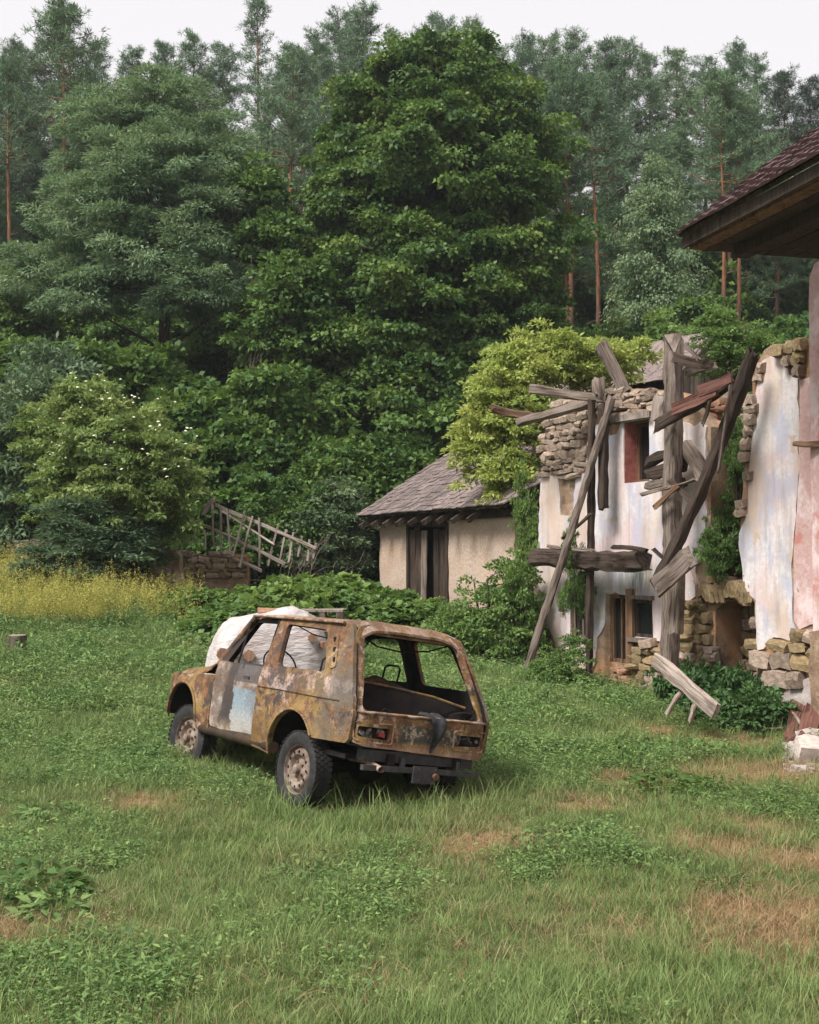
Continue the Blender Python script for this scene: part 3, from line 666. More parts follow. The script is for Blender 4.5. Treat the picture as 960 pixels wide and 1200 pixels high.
# wall facing the yard, ragged rounded top at its far end
wv, wT_ = cdt([(0, -.4), (7.5, -.4), (7.5, 5.95), (1.0, 5.93), (.35, 5.9), (.12, 5.86), (.02, 5.72), (0, 5.4)], [], .3, .02, 9)
V, Fc = shell(wv, wT_, lambda a, b: tuple(cornr - PO + e_ * a - p_ * .02 * noise.noise(Vector((a * 2, b * 2, 1))) + up * b), lambda a, b: tuple(cornr - PO + e_ * a + p_ * .5 + up * b))
mobj('wall', V, [q[::-1] for q in Fc], M['pink'], pink, 40)
V, Fc = shell(*cdt([(.02, -.4), (7.4, -.4), (7.4, 1.2), (3, 1.35), (1, 1.2), (.5, 1.42), (.02, 1.3)], [], .2, .04, 19), lambda a, b: tuple(cornr - PO + e_ * a - p_ * (.07 + .05 * noise.noise(Vector((a * 3, b * 3, 1)))) + up * b), lambda a, b: tuple(cornr - PO + e_ * a + p_ * .03 + up * b))
mobj('wall_foot', V, [q[::-1] for q in Fc], M['core'], pink, 40)
pbox('end_wall', cornr + e_ * .03 + p_ * .5, e_ * .45, p_ * 5, up * 5.9, M['pink'])
slope = 1.40 / 1.85; sl = Vector((p_.x, p_.y, slope)).normalized(); nrm = e_.cross(sl).normalized(); nrm = nrm if nrm.z > 0 else -nrm
roof = pbox('roof', TIP + up * .02 + sl * .02 - e_ * .0, e_ * 7.2, sl * 4.2, nrm * .05, M['wood_dark'])
pbox('fascia', TIP - up * .10 + p_ * .03, e_ * 7.2, p_ * .04, up * .13, M['wood_dark'])
pbox('verge_board', TIP + e_ * .01 + sl * .06 - nrm * .14, e_ * .05, sl * 4.1, nrm * .16, M['wood_brown'])
for k in range(9):                                           # soffit boards
    pbox('soffit_board', TIP + p_ * (.10 + k * .20) - up * (.115 + .004 * (k % 2)) + e_ * .05, e_ * 7.1, p_ * .19, up * .03, M['wood_dark' if k else 'wood_brown'])
pbox('eave_beam', TIP + p_ * .55 - up * .25 + e_ * .3, e_ * 6.8, p_ * .18, up * .13, M['wood_dark'])
tv = [(-.105, 0, -.008), (.105, 0, -.008), (.105, .26, 0.006), (-.105, .26, .006), (-.105, -.0, .016), (-.05, 0, .026), (.05, 0, .026), (.105, 0, .016), (-.105, .26, .02), (-.05, .26, .03), (.05, .26, .03), (.105, .26, .02)]
tf = [(0, 1, 7, 6, 5, 4), (4, 5, 9, 8), (5, 6, 10, 9), (6, 7, 11, 10), (0, 3, 2, 1), (1, 2, 11, 7), (3, 0, 4, 8), (2, 3, 8, 9, 10, 11)]
tm = newmesh('tile', tv, tf, M['tile'], 30)
for i in range(14):
    for j in range(20):
        o = obj('tile', tm, roof); ps = TIP + e_ * (.06 + j * .215 + (.1 if i % 2 else 0)) + sl * (-.03 + i * .19) + nrm * (.095 + random.uniform(-.006, .010)) - PO
        x = -e_; y_ = sl; z_ = x.cross(y_)
        if z_.z < 0: x = e_; z_ = x.cross(y_)
        o.matrix_local = Matrix(((x.x, y_.x, z_.x, ps.x), (x.y, y_.y, z_.y, ps.y), (x.z, y_.z, z_.z, ps.z), (0, 0, 0, 1))) @ Matrix.Rotation(-.14 + random.uniform(-.05, .05), 4, 'X') @ Matrix.Rotation(random.uniform(-.03, .03), 4, 'Z')
timber('shelf_board', Vector(fpt(939, 520, .35)), Vector(fpt(985, 521, .35)), .06, .3, 'wood_brown', 'thin brown board end sticking out of the pink wall', 'board', up=FN)

# ------------------------------------------------------------------ shed
SA = math.atan2(-.894, .447); SO = Vector((-.68, 27.0, 0)); ST = Vector((math.cos(SA), math.sin(SA), 0)); SN = Vector((math.sin(SA), -math.cos(SA), 0))
SO.z = g1(-.3, 26.3) - .15
shed = thing('shed', 'small tan plastered shed with a wood-shingle roof and dark plank door behind the bushes', 'shed', SO, (0, 0, SA))
def spt(u, v, off=0.0):
    d = ray(u, v); o = Vector((0, 0, CAMZ)); k = ((SO + SN * off - o).dot(SN)) / d.dot(SN); p = o + d * k - SO; return (p.dot(ST), p.z)
sL = 5.9; hw = spt(445, 614)[1]
dr = [(spt(478, 660)[0], -.1), (spt(526, 660)[0], -.1), (spt(526, 660)[0], hw - .06), (spt(478, 660)[0], hw - .06)]
wall('wall', [(0, -.6), (sL, -.6), (sL, hw), (0, hw)], [dr], 0, .35, M['shed_plaster'], shed, .16, .015, .03, 41)
MB().box((.17, 3.2, hw/2 - .3), (.34, 5.6, hw + .6)).box((sL - .17, 3.2, hw/2 - .3), (.34, 5.6, hw + .6)).box((sL/2, 6.1, hw/2 - .3), (sL - .1, .3, hw + .5)).build('rear_wall', M['shed_plaster'], shed)
ds0, ds1 = dr[0][0], dr[1][0]; n = 7; pw = (ds1 - ds0 - .12) / n
door = MB().box((ds0 + .04, .04, hw/2 - .1), (.09, .16, hw + .1)).box((ds1 - .04, .04, hw/2 - .1), (.09, .157, hw + .1)).box(((ds0+ds1)/2, .045, hw - .07), (ds1 - ds0 - .17, .14, .10)).build('door', M['wood_dark'], shed)
for k in range(n):
    if k == 3: continue
    timber('plank', ((ds0 + .07 + pw * (k + .5)), .08 - .05 * (k < 3), -.15), ((ds0 + .07 + pw * (k + .5)) + (.02 if k < 3 else 0), .08 - .04 * (k < 3), hw - .16 - .05 * random.random()), pw * .93, .035, 'wood_dark' if k != 2 else 'wood', parent=door, up=(0, -1, 0), jit=.006, rag=.03)
MB().box(((ds0+ds1)/2, .3, hw/2), (ds1 - ds0, .02, hw)).build('doorway_dark_sheet', M['black'], door)  # black sheet paints the dark inside of the shed behind the planks
MB().box((2.9, -.02, hw + .06), (6.2, .2, .16)).build('wall_plate', M['wood_dark'], shed)
ez = spt(420, 605, .45)[1]; e0 = spt(420, 605, .45)[0]; rise, run = 2.05, 3.25
pit = math.atan2(rise, run)
rf = thing_roof = mobj('roof', *(lambda L: ([(e0, -.45, ez), (sL + .4, -.45, ez), (sL + .4, run - .45, ez + rise), (e0, run - .45, ez + rise), (e0, 2 * run - .45, ez), (sL + .4, 2 * run - .45, ez), (e0, -.45, ez - .04), (sL + .4, -.45, ez - .04), (sL + .4, run - .45, ez + rise - .05), (e0, run - .45, ez + rise - .05), (e0, 2 * run - .45, ez - .04), (sL + .4, 2 * run - .45, ez - .04)], [(0, 1, 2, 3), (3, 2, 5, 4), (7, 6, 9, 8), (8, 9, 10, 11), (0, 6, 7, 1), (0, 3, 9, 6), (3, 4, 10, 9), (1, 7, 8, 2), (2, 8, 11, 5), (4, 5, 11, 10)]))(0), M['wood_dark'], shed)
for k in range(9):
    MB().box((e0 + .3 + k * .62, -.12, ez - .02 + .03), (.09, 1.0, .10), Matrix.Rotation(pit, 3, 'X')).build('rafter', M['wood_dark'], shed)
v_ = [(-.5, 0, 0), (.5, 0, 0), (.5, 1, 0), (-.5, 1, 0), (-.5, 0, 1), (.5, 0, 1), (.46, 1, 1), (-.46, 1, 1)]
shm = newmesh('shingle', v_, [(0, 3, 2, 1), (4, 5, 6, 7), (0, 1, 5, 4), (1, 2, 6, 5), (2, 3, 7, 6), (3, 0, 4, 7)], M['shingle'])
cnt = 0; rest = MB(); SLn = math.hypot(rise, run); rr = np.random.RandomState(5); cells = []
for i in range(21):
    s = e0 - .02 - rr.uniform(0, .1)
    while s < sL + .4:
        w = rr.uniform(.15, .26); cells.append((i, s + w/2, w)); s += w + .006
cells.sort(key=lambda c: c[1] + c[0] * .06)
for i, s, w in cells:
    L = .30 + rr.uniform(-.02, .03); a_ = -.05 + i * (SLn / 20.2); th_ = .018
    M4 = Matrix.Translation((s, -.45, ez + .012)) @ Matrix.Rotation(pit, 4, 'X') @ Matrix.Translation((0, a_ + rr.uniform(-.018, .018), .004)) @ Matrix.Rotation(-.055 + rr.uniform(-.02, .02), 4, 'X') @ Matrix.Rotation(rr.uniform(-.03, .03), 4, 'Z') @ Matrix.Diagonal((w, L, th_ * rr.uniform(.8, 1.5), 1))
    M4 = M4 @ Matrix.Translation((0, 0, .9))
    if cnt < 298: o = obj('shingle', shm, rf); o.matrix_local = M4; cnt += 1
    else: rest.add([M4 @ Vector(q) for q in v_], [(0, 3, 2, 1), (4, 5, 6, 7), (0, 1, 5, 4), (1, 2, 6, 5), (2, 3, 7, 6), (3, 0, 4, 7)])
o = rest.build('shingles', M['shingle'], rf); o['kind'] = 'stuff'

# gabled roof peeping over the ruin
BO = at(826, 392, 25.0); ba = math.atan2(-.80, .6)
back = thing('gabled_barn', 'weathered board gable and shingle roof peeping out above the ruin', 'barn', (BO.x, BO.y, g1(BO.x, BO.y) - .3), (0, 0, ba))
hz = BO.z - back.location.z; hwid, sl_ = 1.15, .80
# local: x towards the viewer's right (gable normal), y across
for k in range(9):
    y0 = -hwid + .1 + k * (2 * hwid - .2) / 8
    top = hz - abs(y0) * sl_ - .12
    if k == 3: top -= .0
    timber('gable_board', (0, y0, 0), (0, y0, top), .25, .03, 'wood', parent=back, up=(1, 0, 0), rag=.02, jit=.004)
MB().box((.025, -.28, hz - .62), (.03, .10, .26)).build('slot', M['black'], back)
for sg in (-1, 1):
    b = MB(); A = Matrix.Rotation(-sg * math.atan(sl_), 3, 'X')
    q = hwid + .25; Ln = q * math.sqrt(1 + sl_ ** 2)
    for i in range(9):
        for j in range(22):
            tt = (i + .5) / 9 * q
            b.box((.30 - j * .22, sg * tt, hz - tt * sl_ + .03 + .006 * (i % 2)), (.21, Ln / 9 * 1.18, .022), A @ Matrix.Rotation(sg * -.04, 3, 'X'), .006)
    o = b.build('roof_slope', M['shingle'], back)
    timber('verge_board', (.34, 0, hz + .04), (.34, sg * q, hz - q * sl_ + .02), .05, .12, 'wood', parent=back, up=(0, 0, 1), rag=.03)
MB().box((-2.4, 0, (hz - hwid * sl_) / 2 - .1), (4.6, 2 * hwid - .1, hz - hwid * sl_)).build('wall', M['wood_dark'], back)

# ------------------------------------------------------------------ collapsed picket fence
FP = [((180, 110), (188, 305)), ((217, 118), (218, 330)), ((248, 130), (256, 335)), ((322, 142), (268, 345)), ((355, 162), (295, 392)), ((383, 170), (385, 390)), ((466, 202), (420, 385)), ((502, 220), (465, 385)), ((532, 235), (508, 370)), ((568, 252), (552, 345)), ((603, 265), (590, 360)), ((628, 280), (617, 355)), ((105, 210), (108, 285)), ((147, 222), (150, 305))]
FRr = [((185, 112), (640, 310)), ((215, 140), (455, 290)), ((150, 205), (500, 375)), ((265, 345), (400, 405))]
zf = lambda q: (200 + q[0] / 3.692, 560 + q[1] / 3.692)
fen = thing('picket_fence', 'collapsed weathered picket fence tilting down to the right before the dark trees', 'fence', at(300, 668, 24.5))
fo_ = Vector(fen.location)
for k, (a, b) in enumerate(FRr): timber('rail', at(*zf(a), 24.55) - fo_, at(*zf(b), 24.35) - fo_, 0.07 if k != 1 else .045, .05, 'wood_pale', parent=fen, jit=.008)
for a, b in FP: timber('picket', at(*zf(b), 24.38) - fo_, at(*zf(a), 24.42) - fo_, .042, .022, 'wood_pale', parent=fen, rag=.03, jit=.006)
timber('post', at(236, 604, 24.5) - fo_, at(252.5, 584, 24.5) - fo_, .09, .07, 'wood_pale', parent=fen)

# low ruined wall at the back left
def low_wall(name, u0, u1, vt, vb, D, label, seed, hs=(.13, .22, .18, .45)):
    a, b = at(u0, vb, D), at(u1, vb, D); w = thing(name, label, 'wall', a, (0, 0, math.atan2(b.y - a.y, b.x - a.x)))
    L = (b - a).length; h = (vb - vt) / F * D
    wall('wall', [(0, -.5), (L, -.5), (L, h * .8), (L * .7, h * .95), (L * .4, h * .85), (0, h * .9)], [], .02, .4, M['core'], w, .2, .04, .04, seed)
    lay_stones(w, [(0, -.1), (L, -.1), (L, h * .8), (L * .7, h * .95), (L * .4, h * .85), (0, h * .9)], 0, 'stone_moss', seed=seed, hmin=hs[0], hmax=hs[1], wmin=hs[2], wmax=hs[3])
low_wall('stone_wall', 5, 60, 628, 668, 24.6, 'broken low stone wall at the left edge behind yellow flowers', 51)
low_wall('stone_wall', 176, 210, 640, 690, 24.0, 'short stone wall stub under the white-flowered elder', 52)
low_wall('stone_wall', 208, 290, 646, 672, 24.9, 'crumbled earth and stone bank under the collapsed fence', 53, (.07, .13, .10, .28))
# ------------------------------------------------------------------ foliage
def nrmz(a): return a / np.maximum(np.linalg.norm(a, axis=1, keepdims=True), 1e-9)
def leaf_mesh(name, pos, d, n, L, Wd, tint, m, curl=.12):
    """one folded diamond per leaf; pos base, d direction, n upper side"""
    N = len(pos); d = nrmz(d); s = nrmz(np.cross(d, n)); n = np.cross(s, d)
    L = np.broadcast_to(L, (N,))[:, None]; Wd = np.broadcast_to(Wd, (N,))[:, None]
    mid = pos + d * L * .45
    V = np.empty((N, 4, 3)); V[:, 0] = pos; V[:, 1] = mid + s * Wd * .5 + n * Wd * curl; V[:, 2] = pos + d * L - n * L * .12; V[:, 3] = mid - s * Wd * .5 + n * Wd * curl
    me = bpy.data.meshes.new(name); me.vertices.add(4 * N); me.vertices.foreach_set('co', V.ravel())
    me.loops.add(4 * N); me.loops.foreach_set('vertex_index', np.arange(4 * N, dtype=np.int32))
    me.polygons.add(N); me.polygons.foreach_set('loop_start', np.arange(0, 4 * N, 4, dtype=np.int32))
    me.update(calc_edges=True); me.materials.append(m)
    a = me.attributes.new('tint', 'FLOAT', 'FACE'); a.data.foreach_set('value', np.clip(tint, 0, 1).astype(np.float32))
    return me
def crown_pts(lobes, nclump, r, shellb=.4):
    vol = np.array([l[3] * l[4] * l[5] for l in lobes]) ** .75; pk = r.choice(len(lobes), nclump, p=vol / vol.sum())
    L = np.array(lobes)[pk]; u = nrmz(r.normal(size=(nclump, 3))); u[:, 2] = np.where(u[:, 2] < -.55, -u[:, 2], u[:, 2])
    rad = r.uniform(0, 1, (nclump, 1)) ** shellb
    bmp = np.array([noise.noise(Vector(q) * 2.3 + Vector((float(k) * 3.1, 0, 0))) for q, k in zip(u, pk)]); rad = rad * (1 + .38 * bmp[:, None])
    return L[:, :3] + u * rad * L[:, 3:6], u, rad[:, 0]
def crown(name, lobes, nclump, per, cr, flat, L, Wd, m, seed, shellb=.4, droop=.25, up=.55, jit=.6, tintj=.25):
    r = np.random.RandomState(seed); C, U, rad = crown_pts(lobes, nclump, r, shellb)
    cs = cr * r.uniform(.6, 1.35, nclump); k = np.repeat(np.arange(nclump), per); N = len(k)
    off = r.normal(size=(N, 3)); off = nrmz(off) * (r.uniform(0, 1, (N, 1)) ** .45)
    off[:, 2] = np.abs(off[:, 2]) * np.where(r.uniform(size=N) < .8, 1, -1) * flat - .25 * (off[:, 0] ** 2 + off[:, 1] ** 2)
    out = U[k].copy(); pos = C[k] + off * cs[k][:, None]
    d = off + out * .5 + r.normal(size=(N, 3)) * jit; d[:, 2] -= droop
    n = r.normal(size=(N, 3)) * .55 + out * .45; n[:, 2] += up
    ct = r.uniform(0, 1, nclump)
    tint = .5 + (ct[k] - .5) * 1.0 + r.uniform(-1, 1, N) * tintj + .15 * off[:, 2]
    sz = r.uniform(.65, 1.25, N)
    return leaf_mesh(name, pos, d, n, L * sz, Wd * sz, tint, m), C
def limb(b, p0, p1, r0, r1, seed, n=6, wob=.08, segs=5):
    q = np.random.RandomState(seed); p0 = Vector(p0); p1 = Vector(p1); L = (p1 - p0).length; pts = []; rad = []
    for i in range(segs + 1):
        t = i / segs; p = p0.lerp(p1, t); w = wob * L * math.sin(math.pi * t)
        pts.append(p + Vector(q.uniform(-1, 1, 3)) * w * .6 + Vector((0, 0, wob * L * math.sin(math.pi * t) * .5))); rad.append(r0 + (r1 - r0) * t)
    b.tube(pts, rad, n, False); return b
def trunk(H, r0, C, nl, seed, z0=.25, n=8, stems=1):
    b = MB(); r = np.random.RandomState(seed + 5); fork = []
    for s in range(stems):
        ang = 6.28 * s / stems + .4; sp = .0 if stems == 1 else .35
        top = Vector((math.cos(ang) * sp * H * .5, math.sin(ang) * sp * H * .5, H * .82))
        pts = [Vector((math.cos(ang) * sp * .2, math.sin(ang) * sp * .2, -.3)).lerp(top, t) + Vector((math.sin(t * 4 + seed) * .02 * H, math.cos(t * 3 + seed) * .02 * H, 0)) * t for t in np.linspace(0, 1, 8)]
        b.tube(pts, [r0 * (1.25 if i == 0 else 1) * (1 - .78 * i / 7) for i in range(8)], n, False); fork.append(pts)
    for i, k in enumerate(r.choice(len(C), min(nl, len(C)), replace=False)):
        c = Vector(C[k]); pts = fork[i % stems]
        zt = max(z0 * H, min(c.z - .25 * (c - Vector((0, 0, c.z))).length, .8 * H)); j = min(range(8), key=lambda q: abs(pts[q].z - zt))
        limb(b, pts[j], c, max(.012, r0 * .32 * (1 - .6 * zt / H)), .01, seed * 31 + i, 4, .07, 4)
    return b
def tree(name, label, cat, loc, H, r0, lobes, nclump, per, cr, flat, L, Wd, m, seed, nl=30, bark='bark', group=None, stems=1, z0=.25, **k):
    t = thing(name, label, cat, loc, group=group); cm, C = crown('crown', lobes, nclump, per, cr, flat, L, Wd, M[m], seed, **k)
    trunk(H, r0, C, nl, seed, z0, stems=stems).build('trunk', M[bark], t, 180); obj('crown', cm, t); return t
def gl(u, D, dz=0): x = (u - 480) / F * D; return (x, D, g1(x, D) + dz)
def lob(loc, u, v, D, ru, rv, rd=None):
    """crown lobe from a picture position at depth D, local to loc"""
    p = at(u, v, D) - Vector(loc); k = D / F; return (p.x, p.y, p.z, ru * k, (rd or ru) * k, rv * k)

# big linden
l = gl(505, 36)
tree('linden_tree', 'huge dark green linden tree rising in the middle of the hillside, brighter leaf tips', 'tree', l, 17, .35,
     [lob(l, 512, 105, 36, 88, 58), lob(l, 425, 170, 36, 62, 75), lob(l, 590, 165, 35.5, 72, 65), lob(l, 500, 210, 35, 120, 90), lob(l, 430, 280, 35, 85, 90), lob(l, 585, 270, 34.8, 85, 90), lob(l, 500, 350, 34.3, 125, 95), lob(l, 450, 420, 34, 95, 90), lob(l, 575, 390, 34.3, 90, 90), lob(l, 480, 490, 33.5, 115, 80), lob(l, 480, 80, 36, 45, 40)],
     1500, 140, .52, .40, .155, .11, 'linden', 11, nl=60, shellb=.25, droop=.5)
# ash on the left
l = gl(185, 36)
tree('ash_tree', 'tall feathery grey-green ash tree left of the linden, billowing crown', 'tree', l, 14, .28,
     [lob(l, 195, 130, 36, 55, 50), lob(l, 130, 170, 36, 65, 65), lob(l, 245, 190, 35.5, 60, 60), lob(l, 190, 220, 35, 90, 70), lob(l, 115, 260, 35, 75, 60), lob(l, 245, 280, 34.5, 65, 65), lob(l, 180, 310, 34.5, 90, 65), lob(l, 60, 330, 35.5, 70, 50), lob(l, 240, 350, 34, 60, 40), lob(l, 110, 350, 34.5, 70, 45)],
     1150, 145, .46, .36, .15, .045, 'ash', 12, nl=70, shellb=.33, droop=.1, jit=.45)
# light shrub-tree between them
l = gl(345, 33)
tree('young_tree', 'bright green young tree in the gap between ash and linden', 'tree', l, 6.5, .12,
     [lob(l, 345, 350, 33, 55, 50), lob(l, 380, 400, 32.5, 50, 50), lob(l, 320, 400, 33, 50, 45), lob(l, 300, 240, 34.5, 40, 45), lob(l, 320, 290, 34, 40, 45)], 300, 75, .42, .38, .17, .11, 'hazel', 13, nl=24, stems=2)
# elders
l = gl(140, 23.6)
el = tree('elder_bush', 'rounded yellow-green elder bush dotted with white flower heads at left', 'bush', l, 3.6, .07,
     [lob(l, 140, 530, 23.6, 78, 72), lob(l, 175, 560, 23.2, 62, 62), lob(l, 100, 500, 24, 55, 55), lob(l, 80, 580, 24, 50, 60), lob(l, 140, 600, 23.5, 75, 50), lob(l, 115, 470, 24.2, 30, 30), lob(l, 190, 620, 23.2, 45, 45), lob(l, 60, 520, 24.4, 45, 50), lob(l, 205, 575, 23.0, 30, 40)], 560, 80, .23, .35, .11, .048, 'elder_white', 14, nl=26, stems=3, shellb=.3, droop=.15)
r = np.random.RandomState(3); lb = [lob(l, 140, 530, 23.5, 85, 78), lob(l, 178, 560, 23.1, 66, 64), lob(l, 100, 500, 23.9, 58, 58)]
C, U, q = crown_pts(lb, 150, r, .05); ok = (U[:, 1] < .35) & (U[:, 2] > -.25); C = C[ok]
bm_ = MB()
for c in C:
    nn = Vector((r.uniform(-.3, .3), -.35 + r.uniform(-.2, .2), 1)).normalized(); a = nn.orthogonal().normalized(); b2 = nn.cross(a); s = r.uniform(.018, .042)
    v = [Vector(c) + nn * .02] + [Vector(c) + (a * math.cos(t) + b2 * math.sin(t)) * s * r.uniform(.75, 1.1) for t in np.linspace(0, 2 * math.pi, 8)[:-1]]
    bm_.add(v, [(0, i + 1, (i + 1) % 7 + 1) for i in range(7)])
bm_.build('flower_heads', M['blossom'], el)['kind'] = 'stuff'
l = gl(640, 22.6)
tree('elder_bush', 'large lime-green elder bush spilling over the shed roof behind the ruin', 'bush', l, 5.2, .09,
     [lob(l, 650, 430, 23, 62, 44), lob(l, 600, 455, 22.6, 55, 50), lob(l, 705, 432, 23.2, 46, 30), lob(l, 575, 510, 22.3, 45, 50), lob(l, 625, 500, 22.4, 55, 55), lob(l, 556, 550, 22.1, 26, 40), lob(l, 600, 565, 21.9, 34, 40), lob(l, 740, 415, 23.5, 26, 20), lob(l, 610, 408, 22.8, 20, 22)], 620, 75, .23, .30, .10, .045, 'elder', 15, nl=44, stems=3, shellb=.42, droop=.1)

# shrub prototypes, copied along the wood's edge
def shrub(name, label, loc, H, lobes, seed, m, L=.15, Wd=.11, ncl=240, per=75, cr=.34, **k):
    return tree(name, label, 'bush', loc, H, .06, lobes, ncl, per, cr, .4, L, Wd, m, seed, nl=18, stems=3, **k)
SL = [(0, 0, 1.6, 1.6, 1.4, 1.3), (.9, .1, 1.2, 1.2, 1.1, 1.0), (-.9, -.1, 1.1, 1.2, 1.1, 1.0), (.1, -.2, 2.5, 1.1, 1.0, .9), (0, -.7, .8, 1.4, .9, .8)]
pA = shrub('hazel_bush', 'a', gl(330, 28.5), 2.6, SL, 21, 'hazel')
SB = [(0, 0, 1.9, 1.3, 1.2, 1.6), (.8, 0, 1.3, 1.0, 1.0, 1.1), (-.7, .2, 2.2, .9, .9, 1.1), (.3, -.4, 3.2, .8, .8, .8), (0, -.6, .9, 1.3, .9, .9)]
pB = shrub('hazel_bush', 'b', gl(300, 28.5), 3.2, SB, 22, 'hazel', .13, .085, 260)
pC = shrub('willow_bush', 'c', gl(30, 26), 3.2, SB, 23, 'willow', .15, .05, 280, 80)
pD = shrub('leafy_bush', 'd', gl(570, 20.5), 2.2, [(0, 0, 1.0, 1.0, .9, .9), (.5, .1, 1.6, .7, .7, .7), (-.6, 0, .7, .8, .8, .6), (.1, -.4, .5, 1.1, .7, .5)], 24, 'bush', .085, .05, 230, 55, .20)
SM = [(0, 0, .35, 1.0, .9, .55), (.7, .1, .3, .8, .8, .5), (-.7, .1, .3, .8, .8, .45), (0, -.5, .2, 1.1, .6, .4)]
pE = shrub('burdock_clump', 'e', gl(400, 22), .6, SM, 25, 'bush', .135, .11, 260, 44, .17, droop=.1, up=1.0)
pF = shrub('nettle_clump', 'f', gl(840, 16), .7, SM, 26, 'nettle', .15, .075, 230, 30, .13, droop=.25, up=.8)
used = set()
def plant(p, label, cat, u, D, sc, rz=0.0, dz=0, group=None, v=None, name=None):
    o = p if p.name not in used else copy_tree(p)
    used.add(p.name); o.name = name or o.name
    x, y, z = gl(u, D, dz)
    if v is not None: z = at(u, v, D).z
    o.location = (x, y, z); o.scale = sc if hasattr(sc, '__len__') else (sc, sc, sc); o.rotation_euler = (0, 0, rz); tag(o, label, cat, group); return o
G1 = 'dark shrubs along the foot of the wooded hill'
PL = [(pA, 300, 30.5, 1.25, 'dark green hazel bush above the collapsed fence'), (pB, 375, 29.5, 1.15, 'dark hazel bush just right of the collapsed fence'), (pA, 250, 31.5, 1.5, 'tall dark bush rising behind the white-flowered elder'), (pB, 345, 31.5, 1.55, 'tall bush filling the dark gap left of the linden foot'), (pA, 400, 31, 1.3, 'dark bush left of the shed roof'), (pB, 445, 30.5, 1.25, 'dark bush directly behind the shed roof edge'),
      (pA, 180, 33, 1.7, 'dark bush under the ash crown, centre'), (pB, 95, 32, 1.5, 'dark bush under the ash crown, left'), (pA, 500, 32, 1.6, 'shadowed bush below the linden behind the shed ridge'), (pB, 560, 31, 1.5, 'shadowed bush below the linden right side, behind the lime elder'), (pA, 20, 33, 1.7, 'dark bush at the left edge under the ash'), (pB, 640, 34, 1.6, 'dark bush on the slope right of the linden foot'), (pA, 700, 33, 1.5, 'bush on the slope above the ruin window'), (pB, 330, 27.6, .85, 'low dark bush behind the pickets'), (pA, 60, 27.5, .8, 'low dark bush left of the white-flowered elder')]
for i, (p, u, D, s, lb_) in enumerate(PL): plant(p, lb_, 'bush', u, D, s, i * 1.7, -.2, G1)
plant(pC, 'grey-green willow bush at the left edge above the yellow flowers', 'bush', 25, 25.6, (1.05, 1.05, 1.1), .3)
plant(pC, 'grey-green willow bush behind the elder, upper left', 'bush', 45, 29, (1.35, 1.35, 1.45), 2.0)
plant(pC, 'small blue-green bush crouching under the white-flowered elder', 'bush', 110, 22.6, (.95, .6, .50), 4.0)
plant(pC, 'pale grey-green bush right of the collapsed fence', 'bush', 385, 27.8, (.8, .8, .8), 1.2)
for i, (u, D, s, lb_) in enumerate([(572, 20.2, (.82, .7, .85), 'loose light green bush before the shed wall, beside the ruin'), (528, 21.6, (.5, .5, .45), 'low light green bush at the foot of the shed door'), (610, 20.0, (.5, .5, .85), 'upright leafy bush in the corner between shed and ruin'), (655, 17.9, (.45, .4, .42), 'small weedy bush at the foot of the slim dark pole')]): plant(pD, lb_, 'bush', u, D, s, i * 2.1, -.1)
for i, (u, D, s, lb_) in enumerate([(410, 21.5, 1.15, 'broad-leaved green clump right before the shed door'), (345, 21.0, 1.2, 'broad-leaved green clump below the collapsed fence'), (380, 23.0, 1.3, 'broad-leaved clump at the right foot of the fence'), (300, 20.0, .9, 'broad-leaved clump left behind the white wrapped stack'), (440, 23.6, 1.1, 'broad-leaved clump against the shed wall corner'), (240, 21.5, .8, 'broad-leaved clump left of the crumbled bank')]): plant(pE, lb_, 'plant', u, D, (s, s, s * .8), i * 1.3, 0)
for i, (u, D, s, lb_) in enumerate([(850, 15.95, (.5, .45, .8), 'dark nettles filling the arched niche'), (818, 16.4, (.5, .5, .8), 'dark nettles beside the tall post foot'), (872, 15.2, (.6, .6, .6), 'dark nettles below the white wall stones'), (852, 15.5, (.5, .45, .38), 'low nettles before the arched niche')]): plant(pF, lb_, 'plant', u, D, s, i * 2.3, -.05)
# vines and growth in the ruin
plant(pD, 'green vine curtain hanging in the dark recess of the ruin', 'vine', 848, 16.75, (.36, .3, .62), .5, v=688)
plant(pD, 'leafy growth at the top of the recess between log and wall', 'vine', 866, 16.6, (.26, .26, .62), 1.5, v=585)
plant(pD, 'leafy growth along the ruin top right of the tall post', 'vine', 868, 21.0, (.8, .8, .62), 2.5, v=452)
plant(pD, 'climbing vine over the vine-grown lower window', 'vine', 676, 18.9, (.24, .24, .72), 3.5, v=735)
plant(pD, 'dark green vine down the corner between shed and ruin', 'vine', 620, 20.9, (.30, .3, .95), 2.2, v=690)
